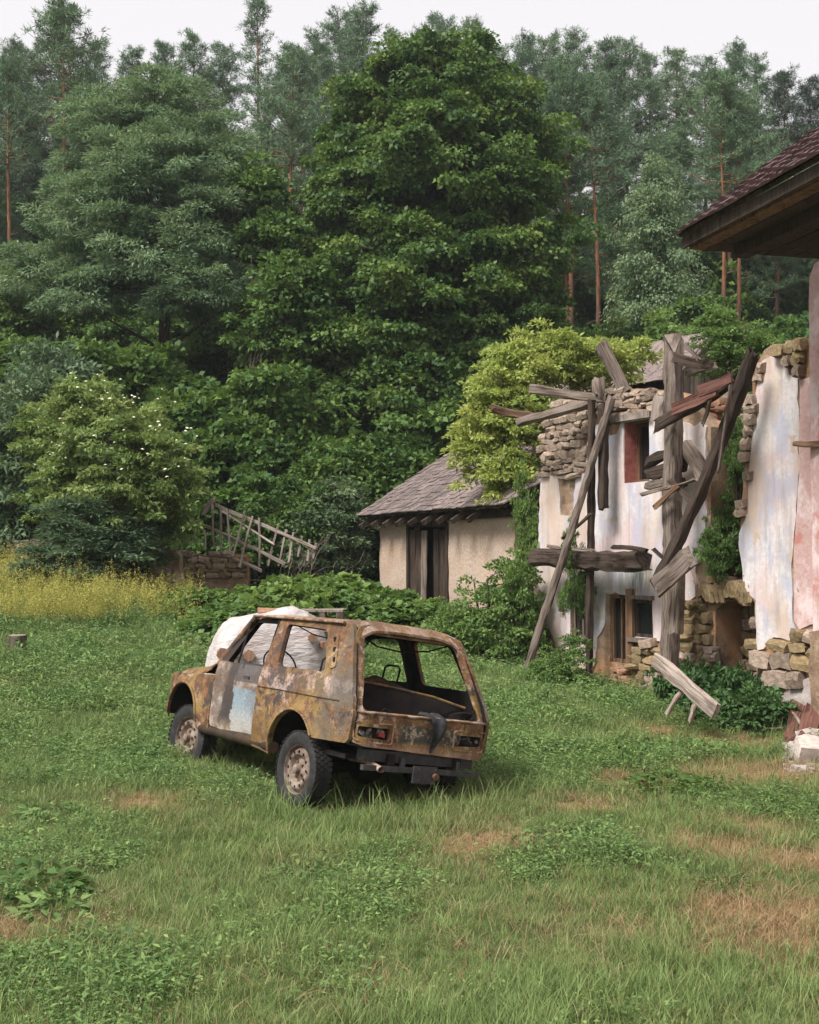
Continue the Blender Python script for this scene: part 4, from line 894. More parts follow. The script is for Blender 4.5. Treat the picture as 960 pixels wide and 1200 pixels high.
# trees on the slope at right
pG = tree('young_maple', 'x', 'tree', gl(800, 33), 7, .10, [(0, 0, 4.6, 1.5, 1.4, 1.6), (.6, 0, 3.2, 1.5, 1.4, 1.2), (-.8, 0, 3.4, 1.3, 1.2, 1.2), (0, 0, 6.0, .9, .9, 1.0), (.2, -.3, 2.0, 1.5, 1.2, .9)], 280, 65, .40, .38, .17, .12, 'bush', 31, nl=26)
pH = tree('birch_tree', 'y', 'tree', gl(790, 44), 11, .10, [(0, 0, 7.5, 1.5, 1.4, 2.4), (.5, 0, 5.2, 1.5, 1.4, 2.0), (-.7, 0, 5.6, 1.2, 1.2, 1.9), (0, 0, 10, .8, .8, 1.3)], 330, 75, .42, .8, .15, .07, 'birch', 32, nl=30, droop=1.0)
for i, (p, u, D, s, lb_, nm) in enumerate([(pG, 790, 33, 1.05, 'yellow-green young maple below the tiled eave tip', None), (pG, 850, 36, .95, 'young maple right under the tiled eave', None), (pG, 720, 38, .9, 'young maple in the shade of the pines above the ruin', None), (pG, 905, 34, .75, 'low young maple left of the pink wall top', None), (pG, 655, 37, .8, 'young maple at the right edge of the linden', None), (pH, 770, 43, 1.0, 'pale weeping birch before the pine trunks at right', None), (pG, 20, 37, 1.0, 'young maple at the left edge beside the ash', None), (pG, 330, 39, 1.1, 'young maple behind the gap left of the linden', None)]): plant(p, lb_, 'tree', u, D, s, i * 1.1, -.2)
for i, (p, u, D, s, lb_) in enumerate([(pB, 740, 30, 1.0, 'green bush on the slope behind the gabled roof'), (pA, 800, 30, 1.0, 'green bush right of the gabled roof ridge'), (pB, 870, 30, 1.1, 'green bush behind the recess of the ruin'), (pA, 925, 31, 1.2, 'green bush at the pink wall edge'), (pB, 985, 31, 1.2, 'green bush behind the pink house corner')]): plant(p, lb_, 'bush', u, D, s, i * 2.2, -.2, 'bushes on the slope behind the ruin')

# pines
def pine_mesh(seed, H=19.0, cb=.42, wid=2.3, ndl='needle', spire=0):
    r = np.random.RandomState(seed); b = MB()
    ph = r.uniform(0, 6); ax = lambda z: Vector((.12 * math.sin(z * .35 + ph), .12 * math.cos(z * .3 + ph), z))
    b.tube([ax(z) for z in np.linspace(-.5, H, 14)], [.19 * (1 - .93 * i / 13) for i in range(14)], 7, False)
    for k in range(10):                                       # dead snags
        z = r.uniform(.12, cb) * H; a = r.uniform(0, 6.28); b.tube([ax(z), ax(z) + Vector((math.cos(a), math.sin(a), r.uniform(-.1, .3))) * r.uniform(.5, 1.3)], [.025, .008], 3, False)
    P = []; D = []; T = []
    z = cb * H
    while z < H * .985:
        t = (z / H - cb) / (1 - cb); prof = (math.sin(math.pi * min(1, t * .62 + .28)) ** .8) * (1 - .72 * t)
        if spire: prof = (1 - t) * .75 + .10
        nb = r.randint(3, 6) if not spire else r.randint(2, 5)
        for k in range(nb):
            a = r.uniform(0, 6.28); L = wid * prof * r.uniform(.55, 1.2) + .2; p0 = ax(z); up = (.15 + .55 * t) + r.uniform(-.15, .15)
            p1 = p0 + Vector((math.cos(a) * L, math.sin(a) * L, L * up)); pm = p0.lerp(p1, .5) + Vector((0, 0, -.08 * L))
            b.tube([p0, pm, p1], [.045 * (1 - .7 * t), .03 * (1 - .6 * t), .008], 3, False)
            nt = int(4 + L * 4.5)
            for q in range(nt):
                f = .35 + .65 * (q + r.uniform(0, 1)) / nt; c = p0.lerp(pm, f * 2) if f < .5 else pm.lerp(p1, (f - .5) * 2)
                sp = .30 * L * (1.15 - f) + .10
                c = c + Vector((r.normal() * sp, r.normal() * sp, abs(r.normal()) * .10)); ti = r.uniform(0, 1)
                m_ = 18; dd = nrmz(r.normal(size=(m_, 3)) + np.array([math.cos(a) * .4, math.sin(a) * .4, .65]))
                P.append(np.repeat(np.array([c[:]]), m_, 0) + r.normal(size=(m_, 3)) * .06); D.append(dd); T.append(np.full(m_, ti) + r.uniform(-.2, .2, m_))
        z += r.uniform(.30, .55) * (1 - .35 * t) * (1.5 if spire else 1)
    P = np.concatenate(P); D = np.concatenate(D); T = np.concatenate(T); N = len(P)
    return newmesh('trunk', b.v, b.f, M['pine_bark'], 180), leaf_mesh('crown', P, D, r.normal(size=(N, 3)), r.uniform(.20, .36, N), r.uniform(.022, .040, N), T, M[ndl], 0)
PV7 = pine_mesh(17, cb=.70, wid=2.5)
PV = [pine_mesh(1), pine_mesh(2, cb=.5, wid=2.6), pine_mesh(3, cb=.36, wid=2.1), pine_mesh(4, cb=.55, wid=2.0), pine_mesh(5, cb=.3, wid=1.7, spire=1), pine_mesh(6, cb=.40, wid=2.4, ndl='needle2'), PV7]
r = np.random.RandomState(9)
pines = []
def pine(u, D, vtop, k, rz=None, ws=1.0):
    x, y, z = gl(u, D, -.3); top = at(u, vtop, D).z; H = top - z; pines.append((u, D, vtop, k, x, y, z, H / 19.0, ws))
# skyline row: picture column, depth, top row
SKY = [(-40, 55, 60, 0), (5, 55, 45, 2), (62, 52, 12, 5), (30, 60, 60, 1), (105, 58, 52, 0), (150, 60, 60, 3), (190, 58, 50, 2), (225, 60, 44, 0), (260, 62, 55, 1), (298, 56, 5, 4), (335, 60, 55, 2), (365, 58, 40, 0), (395, 62, 12, 1), (425, 60, 10, 3), (455, 60, 40, 0), (520, 60, 18, 1), (495, 62, 30, 4), (552, 60, 26, 4), (585, 62, 55, 0), (615, 60, 38, 2), (645, 62, 42, 1), (680, 58, 40, 0), (712, 60, 48, 3), (738, 60, 45, 1), (765, 62, 58, 2), (800, 60, 56, 0), (830, 62, 66, 1), (866, 58, 52, 2), (890, 62, 70, 0), (925, 56, 80, 5), (955, 58, 92, 5), (1000, 56, 90, 0), (1040, 58, 90, 2), (-85, 57, 60, 1)]
SKY += [(-130 - 42 * i, 54 + (i * 7) % 8, 55 + (i * 23) % 30, i % 4) for i in range(8)] + [(1080 + 42 * i, 55 + (i * 5) % 8, 75 + (i * 17) % 30, i % 4) for i in range(6)]
for u, D, v, k in SKY: pine(u, D, v + r.uniform(-4, 4), k, ws=1.1)
for i in range(24):
    u = -60 + i * 46 + r.uniform(-14, 14); pine(u, r.uniform(47, 53), r.uniform(105, 165), r.randint(4), ws=1.15)
for u, v in ((6, 70), (68, 8), (636, 110), (668, 70), (700, 90), (850, 90), (868, 110), (340, 60)): pine(u, 45 + r.uniform(-1, 2), v, 6, ws=1.0)
rows = {'skyline': sorted([p for p in pines[:len(SKY)]]), 'middle': sorted(pines[len(SKY):len(SKY) + 24]), 'front': sorted(pines[len(SKY) + 24:])}
ordn = lambda n: 'leftmost' if n == 0 else ('%d%s' % (n + 1, {1: 'st', 2: 'nd', 3: 'rd'}.get((n + 1) % 10 if (n + 1) % 100 not in (11, 12, 13) else 0, 'th')))
desc = {'skyline': 'pine whose top meets the sky, %s from the left along the ridge', 'middle': 'pine below the skyline row, %s from the left', 'front': 'bare reddish pine trunk among the front pines, %s from the left'}
for key, L in rows.items():
    for i, (u, D, v, k, x, y, z, s, ws) in enumerate(L):
        t = thing('pine_tree', desc[key] % ordn(i), 'tree', (x, y, z), (0, 0, r.uniform(0, 6.28)), 'pines on the wooded hill'); t.scale = (s * ws, s * ws, s)
        obj('trunk', PV[k][0], t); obj('crown', PV[k][1], t)

# bare twiggy bush behind the fence
tw = thing('dry_bush', 'bare twiggy dead bush behind the right half of the collapsed fence', 'bush', gl(345, 25.6))
b = MB(); r = np.random.RandomState(77)
for i in range(26):
    a = r.uniform(0, 6.28); p = Vector((r.uniform(-.5, .5), r.uniform(-.2, .2), 0)); d = Vector((math.cos(a) * r.uniform(.2, 1.0), math.sin(a) * .4, r.uniform(.4, 1.0))).normalized(); pts = [p]
    for k in range(6):
        d = (d + Vector(r.normal(size=3)) * .28 + Vector((0, 0, -.04 * k))).normalized(); pts.append(pts[-1] + d * r.uniform(.22, .4))
        if r.uniform() < .6:
            e2 = (d + Vector(r.normal(size=3)) * .8).normalized(); b.tube([pts[-1], pts[-1] + e2 * r.uniform(.2, .5)], [.007, .003], 3, False)
    b.tube(pts, [.016 - .002 * k for k in range(len(pts))], 4, False)
b.build('branches', M['twig'], tw)

for i in range(22):
    u = -30 + i * 48 + r.uniform(-15, 15); plant(pA if i % 2 else pB, 'shaded undergrowth bush between the pine trunks, %s from the left' % ordn(i), 'bush', u, r.uniform(38, 47), r.uniform(1.2, 1.7), i * 1.3, -.3, 'undergrowth between the pine trunks')

for i in range(18):
    u = -30 + i * 60 + r.uniform(-15, 15); plant(pB if i % 2 else pA, 'dim bush on the upper slope behind the pine trunks, %s from the left' % ordn(i), 'bush', u, r.uniform(52, 60), r.uniform(1.8, 2.4), i * 1.3, -.3, 'bushes on the upper slope')

for i, (p, u, D, s, lb_) in enumerate([(pA, -60, 28, 1.5, 'dark bush just beyond the left edge, nearest the willow'), (pB, -150, 29, 1.6, 'dark bush second beyond the left edge'), (pA, -240, 28, 1.7, 'dark bush third beyond the left edge'), (pB, -330, 29, 1.7, 'dark bush farthest beyond the left edge'), (pG, -110, 36, 1.4, 'young maple beyond the left edge, nearer one'), (pG, -230, 37, 1.5, 'young maple beyond the left edge, farther one')]): plant(p, lb_, 'bush' if p is not pG else 'tree', u, D, s, i * 1.9, -.2)
# ------------------------------------------------------------------ burnt-out car  (local: x forward, y left, z up, origin under the rear axle)
car = thing('burnt_car', 'burnt-out rusty three-door off-road car leaning right in the grass, windows and tailgate gone', 'car', (-.441, 10.812, CAMZ - 2.223), (R(8.95), 0, R(125.81)))
CY, HWD = -.04, .80
AR, ARR = (.09, .39), .38          # rear arch
AF, AFR = (2.36, .46), .36         # front arch
def half(x, z):
    y = HWD
    if z < .55: y -= (.55 - z) * .14
    if z > .925: y -= .012
    if z > .98: y -= (z - .98) * .30
    if x < -.2: y -= .06 * ((-.2 - x) / .55) ** 2
    if x > 2.35: y -= .06 * ((x - 2.35) / .5) ** 2
    for (cx, cz), rr_ in ((AR, ARR), (AF, AFR)):
        d = math.hypot(x - cx, z - cz) - rr_
        if z > .3 and d < .085: y += .030 * min(1, max(0, (.085 - d) / .05)) * (1 if z < .86 else .4)
    y += .004 * noise.noise(Vector((x * 3, z * 3, 4))) + .0025 * noise.noise(Vector((x * 11, z * 11, 4)))
    return y
def sidep(name, outer, holes, sg, m, parent=None, th=.02, dy=0.0, step=.05, hinge=None, **k):
    v2, T = cdt(outer, holes, step, 0, 5)
    def tf(x, z, inn):
        y = half(x, z) + dy - inn; p = Vector((x, CY + sg * y, z))
        if hinge:
            (hx, a) = hinge; hy = CY + sg * (half(hx, .7)); q = p - Vector((hx, hy, 0)); ca, sa = math.cos(a * sg), math.sin(a * sg); p = Vector((hx + q.x * ca - q.y * sa, hy + q.x * sa + q.y * ca, p.z))
        return tuple(p)
    V, Fc = shell(v2, T, lambda x, z: tf(x, z, 0), lambda x, z: tf(x, z, th))
    if sg > 0: Fc = [q[::-1] for q in Fc]
    return mobj(name, V, Fc, M[m], parent or car, 32, **k)
def arc(c, r, a0, a1, n=14): return [(c[0] + r * math.cos(R(a0 + (a1 - a0) * i / n)), c[1] + r * math.sin(R(a0 + (a1 - a0) * i / n))) for i in range(n + 1)]
QUART = [(.86, .37), (.49, .335)] + arc(AR, ARR, -4, 150) + [(-.30, .575), (-.68, .585), (-.715, .62), (-.725, .72), (-.735, .83), (-.70, .95), (-.45, 1.42), (-.37, 1.55), (-.32, 1.585), (.90, 1.595), (.935, 1.575), (.88, 1.10), (.86, .9)]
QWIN = rpoly([(.755, 1.535), (.02, 1.515), (-.205, 1.14), (.64, 1.135)], .06)
DOOR = [(1.745, .93), (1.725, .47), (1.70, .455), (.93, .405), (.89, .42), (.875, .9), (.88, 1.09), (.955, 1.555), (.98, 1.578), (1.37, 1.578), (1.42, 1.56), (1.755, 1.08)]
DWIN = rpoly([(1.385, 1.525), (1.02, 1.53), (.945, 1.125), (1.62, 1.10)], .04)
FEND = [(1.755, .95), (1.76, .40), (1.93, .37), (1.985, .40)] + arc(AF, AFR, 178, 2) + [(2.74, .44), (2.80, .50), (2.84, .62), (2.835, .88), (2.80, .905), (1.80, .955)]
QUART_, DOOR_, QWIN_, DWIN_ = QUART, DOOR, QWIN, DWIN
for sg in (1, -1):
    if sg < 0:
        QUART = [(x - .40 if x > .8 else x, z) for x, z in QUART_]; DOOR = [(x - .40 if x < 1.0 else x, z) for x, z in DOOR_]
        QUART = [(.47, .37)] + arc(AR, ARR, 0, 150) + QUART[QUART.index((-.30, .575)):]
        QWIN = rpoly([(.37, 1.53), (-.22, 1.51), (-.44, 1.12), (.30, 1.12)], .06); DWIN = rpoly([(1.385, 1.525), (.60, 1.53), (.52, 1.125), (1.62, 1.10)], .04)
    qp = sidep('quarter_panel', QUART, [QWIN], sg, 'rust_quarter', th=.035); sidep('inner_lining', QUART, [QWIN], sg, 'black', qp, th=.012, dy=-.037)
    sidep('fender', FEND, [], sg, 'rust_plain')
    hg = (1.745, R(5.5) if sg > 0 else 0); d = sidep('door', DOOR, [DWIN], sg, 'rust_door', th=.014, dy=.006, hinge=hg); sidep('door_lining_shadow', DOOR, [DWIN], sg, 'black', d, th=.05, dy=-.010, hinge=hg)  # black inner door skin also paints the jamb shadow along the door edge
    if sg > 0: dl = d
    # arch lips, inner wheel wells
    for c_, r_, a0, a1 in ((AR, ARR, -4, 150), (AF, AFR, 178, 2)):
        pts = arc(c_, r_ + .012, a0, a1, 20); MB().tube([(x, CY + sg * (half(x, z) + .004), z) for x, z in pts], .014, 6).build('arch_lip', M['rust_plain'], car, 60)
        b = MB(); pr = arc(c_, r_ + .02, a0, a1, 14); V = []; n = len(pr)
        for x, z in pr: V.append((x, CY + sg * (half(x, z) - .02), z)); V.append((x, CY + sg * .42, z))
        b.add(V, [(2*i, 2*i+1, 2*i+3, 2*i+2) for i in range(n - 1)]); V2 = [(x, CY + sg * .42, z) for x, z in pr] + [(c_[0], CY + sg * .42, c_[1] - .1)]
        b.add(V2, [(i, i+1, n) for i in range(n - 1)]); b.build('wheel_well', M['black'], car)
    # sill, A-pillar, gutter
    MB().tube([(x, CY + sg * (half(x, .42) - .05), .40 + .004 * x) for x in np.linspace(.46, 1.95, 8)], .055, 8).build('sill', M['rust_dark'], car, 60)
    MB().tube([(1.40, CY + sg * .615, 1.575), (1.60, CY + sg * .67, 1.335), (1.80, CY + sg * .735, 1.06)], [.032, .032, .04], 8).build('windscreen_pillar', M['rust_plain'] if sg > 0 else M['rust_dark'], car, 60)
    MB().tube([(x, CY + sg * (.632 - .02 * max(0, (abs(x - .5) - .8)) ** 2), 1.592 - .05 * max(0, x - 1.2) - .10 * max(0, -.2 - x)) for x in np.linspace(-.24, 1.42, 14)], .016, 6).build('rain_gutter', M['rust_roof'], car, 60)
    dpx = 0 if sg > 0 else -.42
    MB().tube([(.90 + dpx, CY + sg * .70, .45), (.88 + dpx, CY + sg * .70, 1.1), (.93 + dpx, CY + sg * .585, 1.57)], [.05, .045, .035], 6).build('door_pillar', M['black'], car, 60)
    # quarter vent louvre
    if sg > 0: vp = sidep('vent_panel', rpoly([(-.10, 1.49), (-.20, 1.49), (-.345, 1.20), (-.26, 1.17)], .025), [], sg, 'rust_plain', th=.012, dy=.010)
    for k in range(3 if sg > 0 else 0):
        x, z = -.172 - .058 * k, 1.425 - .088 * k
        MB().box((x, CY + sg * (half(x, z) + .006), z), (.028, .016, .06), Matrix.Rotation(.35, 3, 'Y')).build('vent_slot', M['black'], vp)
    # crease moulding
    MB().tube([(x, CY + sg * (half(x, .922) + .001), .922 + .002 * math.sin(x * 5)) for x in np.linspace(-.55, .85, 10)], .006, 4).build('side_crease', M['rust_dark'], car)
# door furniture
hy = CY + half(1.0, .98) + .06
MB().box((1.00, hy, .985), (.11, .014, .032), jit=.002).build('door_handle', M['steel'], dl)
MB().tube([(1.40, CY + .66, 1.52), (1.31, CY + .79, 1.11)], .011, 6).build('window_divider', M['black'], dl)
# hood
def grid(name, nu, nv, fn, m, th=(0, 0, -.02), smooth=35, parent=None):
    V = []; Fc = []
    for i in range(nu + 1):
        for j in range(nv + 1): V.append(Vector(fn(i / nu, j / nv)))
    n = len(V); V += [p + Vector(th) for p in V]
    for i in range(nu):
        for j in range(nv):
            a = i * (nv + 1) + j; b = a + 1; c = a + nv + 2; d = a + nv + 1; Fc.append((a, d, c, b)); Fc.append((n + a, n + b, n + c, n + d))
    rim = [(i * (nv + 1)) for i in range(nu + 1)] + [nu * (nv + 1) + j for j in range(1, nv + 1)] + [i * (nv + 1) + nv for i in range(nu - 1, -1, -1)] + [j for j in range(nv - 1, 0, -1)]
    for i in range(len(rim)): a, b = rim[i], rim[(i + 1) % len(rim)]; Fc.append((a, b, n + b, n + a))
    return mobj(name, V, Fc, M[m], parent or car, smooth)
def hood(u, v):
    x = 1.90 + .95 * u; a = 2 * v - 1; w = .765 - .05 * max(0, (u - .5) * 2) ** 2
    z = 1.045 - .075 * u - .03 * u * u - .10 * max(0, (abs(a) - .86) / .14) ** 1.5 + .012 * (1 - a * a)
    z += .075 * max(0, 1 - u * 3.2) * max(0, (a - .35) / .65) ** 1.3      # buckled rear corner
    x += -.05 * max(0, (abs(a) - .8) / .2) * (u > .9)
    return (x, CY + a * w, z + .006 * noise.noise(Vector((x * 5, a * 5, 0))))
grid('hood', 16, 26, hood, 'rust_plain')
MB().box((1.83, CY, 1.02), (.16, 1.42, .07)).build('cowl', M['rust_dark'], car)
def roofp(u, v):
    x = -.42 + 1.84 * u; a = 2 * v - 1; w = (.622 - .03 * (2 * abs(u - .45)) ** 3) * (1 - .10 * max(0, (.10 - u) / .10) ** 2)
    z = 1.598 + .045 * (1 - abs(a) ** 3.5) - .075 * max(0, (.08 - u) / .08) ** 2 - .03 * max(0, abs(a) - .8) / .2 * max(0, (.1 - u) / .1) - .06 * max(0, (u - .92) / .08) ** 2
    return (x, CY + a * w, z + .006 * noise.noise(Vector((x * 4, a * 3, 2))))
grid('roof', 24, 22, roofp, 'rust_roof', (0, 0, -.022))
MB().box((1.41, CY, 1.565), (.06, 1.16, .05)).build('windscreen_header', M['rust_dark'], car)
MB().box((-.34, CY, 1.535), (.08, 1.10, .04)).build('rear_header', M['rust_dark'], car)
for x in (.25, .9): MB().box((x, CY, 1.585), (.05, 1.14, .03)).build('roof_bow', M['black'], car)
# tail
def rearx(y, z): return -.755 + max(0, z - .83) * .515 + .05 * (max(0, abs(y) - .58) / .14) ** 2
def rp(name, outer, holes, m, th, step=.045, dx=0, parent=None, rough=0):
    v2, T = cdt(outer, holes, step, rough, 8)
    V, Fc = shell(v2, T, lambda y, z: (rearx(y, z) + dx - .004 * noise.noise(Vector((y * 6, z * 6, 1))), CY + y, z), lambda y, z: (rearx(y, z) + th + dx, CY + y, z))
    return mobj(name, V, Fc, M[m], parent or car, 35)
LB = rpoly([(-.665, .645), (-.36, .635), (-.36, .735), (-.665, .735)], .02); LBp = rpoly([(.36, .635), (.675, .655), (.675, .74), (.36, .735)], .02)
tail = rp('tail_panel', [(-.67, .525), (.60, .575), (.70, .60), (.735, .66), (.745, .75), (.742, .845), (-.742, .845), (-.755, .72), (-.74, .58)], [LB, LBp], 'rust_tail', .05, rough=.004)
rp('tailgate_frame', [(-.742, .848), (.742, .848), (.735, .93), (.70, 1.05), (.618, 1.44), (.59, 1.52), (.54, 1.575), (.46, 1.598), (-.46, 1.598), (-.54, 1.575), (-.59, 1.52), (-.618, 1.44), (-.70, 1.05), (-.735, .93)],
   [rpoly([(-.655, .868), (.655, .868), (.60, 1.08), (.515, 1.515), (-.515, 1.515), (-.60, 1.08)], .07)], 'rust_tail', .045)
MB().tube([(rearx(y, .85) - .012, CY + y, .856 + .004 * math.sin(y * 30)) for y in np.linspace(-.70, .70, 16)], .012, 6).build('loading_lip', M['rust_roof'], car, 60)
MB().tube([(rearx(y, .72) - .006, CY + y, z) for y, z in rpoly([(.33, .60), (.705, .625), (.715, .775), (.33, .77)], .03) + [(.33, .62)]], .008, 5).build('lamp_surround', M['rust_roof'], car, 60)
MB().tube([(rearx(y, .72) - .006, CY + y, z) for y, z in rpoly([(-.33, .60), (-.70, .60), (-.71, .775), (-.33, .77)], .03) + [(-.33, .62)]], .008, 5).build('lamp_surround', M['rust_roof'], car, 60)
for sg in (1, -1):
    lm = MB().box((-.69, CY + sg * .52, .69), (.05, .32, .115)).build('tail_lamp', M['black'], car)
    b = MB(); r = np.random.RandomState(3 + sg)
    for k in range(14): b.box((-.722 + r.uniform(0, .02), CY + sg * (.40 + .24 * r.uniform()), .69 + r.uniform(-.035, .03)), (.02, r.uniform(.03, .07), r.uniform(.015, .04)), Matrix.Rotation(r.uniform(-.6, .6), 3, 'X'), .006)
    b.build('melted_housing', M['grime'], lm)
    if sg > 0: MB().box((-.735, CY + .435, .68), (.018, .06, .035), jit=.008).build('lens', M['red_lens'], lm)
MB().tube([(-.66, CY - .40, .69), (-.72, CY - .50, .675), (-.71, CY - .60, .63)], [.03, .035, .02], 8).build('hose', M['black'], car, 60)
# floor, bulkheads, interior
MB().box((.55, CY, .47), (2.3, 1.36, .04)).build('floor_pan', M['black'], car)
MB().box((-.45, CY, .60), (.50, 1.30, .04)).build('boot_floor', M['black'], car)
MB().box((1.74, CY, .80), (.05, 1.40, .52)).build('firewall', M['rust_dark'], car)
MB().box((2.80, CY, .70), (.05, 1.36, .42)).build('front_panel', M['rust_plain'], car)
MB().box((2.35, CY, .62), (.5, .42, .40), jit=.03).build('engine_block', M['black'], car)
MB().box((1.60, CY, .98), (.16, 1.36, .09), jit=.01).build('dashboard', M['black'], car)
b = MB(); V = [(-.36, .60, 1.10), (-.36, .25, 1.085), (-.42, -.30, 1.03), (-.52, -.60, .965), (-.52, -.60, .60), (-.36, .60, .60)]
b.add([(x, CY + y, z) for x, y, z in V] + [(x + .03, CY + y, z) for x, y, z in V], [(0, 1, 2, 3, 4, 5), (11, 10, 9, 8, 7, 6)] + [(i, i + 6, (i + 1) % 6 + 6, (i + 1) % 6) for i in range(6)]); b.build('seat_back', M['black'], car)
MB().tube([(-.375, CY + .60, 1.105), (-.375, CY + .25, 1.09), (-.435, CY - .30, 1.036), (-.535, CY - .60, .97)], .012, 6).build('seat_rail', M['rust_plain'], car)
MB().tube([(-.20, CY + .5, 1.02), (-.05, CY + .1, 1.12), (0, CY - .3, 1.03), (-.2, CY - .62, .96)], [.03, .05, .05, .03], 7).build('charred_trim', M['rust_dark'], car, 60)
sw = MB(); c0 = Vector((1.30, CY + .33, 1.13)); ax_ = Vector((-.85, 0, .5)).normalized(); a1 = Vector((0, 1, 0)); a2 = ax_.cross(a1)
sw.tube([c0 + (a1 * math.cos(t) + a2 * math.sin(t)) * .185 for t in np.linspace(0, 2 * math.pi, 25)], .009, 6, False)
for t in (.3, 2.8, 4.7): sw.tube([c0, c0 + (a1 * math.cos(t) + a2 * math.sin(t)) * .185], .008, 5)
sw.tube([c0, c0 - ax_ * .35], .018, 6); sw.build('steering_wheel', M['black'], car, 60)
for y in (.33, -.38):
    sb = MB(); 
    sb.tube([(.52, CY + y + .19, .55), (.44, CY + y + .19, 1.0), (.40, CY + y + .12, 1.10), (.40, CY + y - .12, 1.10), (.44, CY + y - .19, 1.0), (.52, CY + y - .19, .55)], .012, 6)
    sb.tube([(.40, CY + y + .09, 1.09), (.37, CY + y + .09, 1.24), (.365, CY + y + .06, 1.27), (.365, CY + y - .06, 1.27), (.37, CY + y - .09, 1.24), (.40, CY + y - .09, 1.09)], .010, 6)
    sb.tube([(.52, CY + y + .19, .55), (.98, CY + y + .19, .60)], .012, 6); sb.tube([(.52, CY + y - .19, .55), (.98, CY + y - .19, .60)], .012, 6)
    sb.tube([(.70 + .02 * k, CY + y + .18 - .09 * k, .60) for k in range(5)], .006, 4); sb.build('seat_frame', M['black'], car, 60)
def wire(name, pts, r=.006): MB().tube(pts, r, 5).build(name, M['black'], car)
wire('hanging_wire', [(.70, CY + .58, 1.54), (.45, CY + .50, 1.46), (.15, CY + .40, 1.43), (-.10, CY + .3, 1.47), (-.3, CY + .1, 1.53)])
wire('hanging_wire', [(-.30, CY + .50, 1.50), (-.25, CY + .25, 1.42), (-.2, CY - .05, 1.40), (-.2, CY - .35, 1.44), (-.3, CY - .5, 1.51)], .008)
wire('hanging_wire', [(.30, CY + .45, 1.56), (.1, CY + .25, 1.47), (-.1, CY + .1, 1.52)], .005)
wire('hanging_wire', [(-.35, CY + .55, 1.46), (-.3, CY + .42, 1.40), (-.28, CY + .36, 1.47), (-.3, CY + .3, 1.52)], .006)
wire('hanging_wire', [(-.66, CY + .42, .86), (-.64, CY + .36, .90), (-.66, CY + .30, .87)], .007)
# rear crossbeam, towbar, exhaust, axle
MB().box((-.66, CY - .02, .50), (.10, 1.18, .10), jit=.008).build('rear_beam', M['steel'], car)
tb = MB(); tb.box((-.76, CY - .02, .405), (.045, 1.25, .045)); tb.box((-.74, CY + .18, .455), (.04, .035, .10)); tb.box((-.74, CY - .42, .455), (.04, .035, .10)); tb.build('tow_bar', M['steel'], car)
hp = MB().box((-.795, CY - .03, .375), (.018, .25, .145)).build('hitch_plate', M['steel'], car)
for y, z in ((.06, .42), (.06, .33), (-.12, .42), (-.12, .33)): MB().lathe([(0, -.012), (.011, -.012), (.011, .004)], 8).build('bolt', M['rust_plain'], hp, loc=(-.808, CY - .03 + y - .0, z), rot=(0, 0, R(90)))
MB().lathe([(0, -.03), (.028, -.03), (.03, .0), (.02, .02)], 12).build('tow_socket', M['rust_plain'], hp, loc=(-.83, CY - .12, .37), rot=(0, 0, R(-90)))
MB().tube([(-.20, CY + .36, .42), (-.50, CY + .40, .44), (-.66, CY + .44, .425), (-.82, CY + .45, .40)], .027, 10, False).build('exhaust_pipe', M['rust_roof'], car, 60)
MB().tube([(0, CY + .65, .29), (0, CY + .1, .33), (0, CY - .1, .34), (0, CY - .65, .38)], [.045, .05, .05, .045], 8).build('rear_axle', M['black'], car, 60)
b = MB(); b.lathe([(0, -.14), (.11, -.12), (.15, 0), (.11, .12), (0, .14)], 14); b.build('differential', M['black'], car, 60, loc=(-.02, CY + .05, .33))
for s in (.30, -.42): MB().box((-.30, CY + s, .48), (.9, .07, .09)).build('chassis_rail', M['black'], car)
MB().box((.9, CY, .36), (1.6, .25, .16), jit=.02).build('transfer_case', M['black'], car)
# wheels
def tyre_mesh(R0=.343, r0=.215, w=.175, lugs=44):
    b = MB(); h = w / 2
    pf = [(r0, -h * .78), (r0 + .02, -h * .92), (r0 + .055, -h * 1.06), (R0 - .035, -h), (R0 - .010, -h * .82), (R0 - .012, -h * .3), (R0 - .012, h * .3), (R0 - .010, h * .82), (R0 - .035, h), (r0 + .055, h * 1.06), (r0 + .02, h * .92), (r0, h * .78)]
    b.lathe(pf, 56); r = np.random.RandomState(4)
    for k in range(lugs):
        for q, (yy, wy) in enumerate(((-.062, .045), (-.02, .030), (.02, .030), (.062, .045))):
            t = 2 * math.pi * (k + (.5 if q % 2 else 0)) / lugs; Mx = Matrix.Rotation(-t, 3, 'Y') @ Matrix.Rotation(.25 * (1 if q < 2 else -1), 3, 'X')
            c = Vector((math.cos(t), 0, math.sin(t))) * (R0 - .008); b.box((c.x, yy, c.z), (.010, wy, .034), Mx)
    return newmesh('tyre', b.v, b.f, M['tyre'], 35)
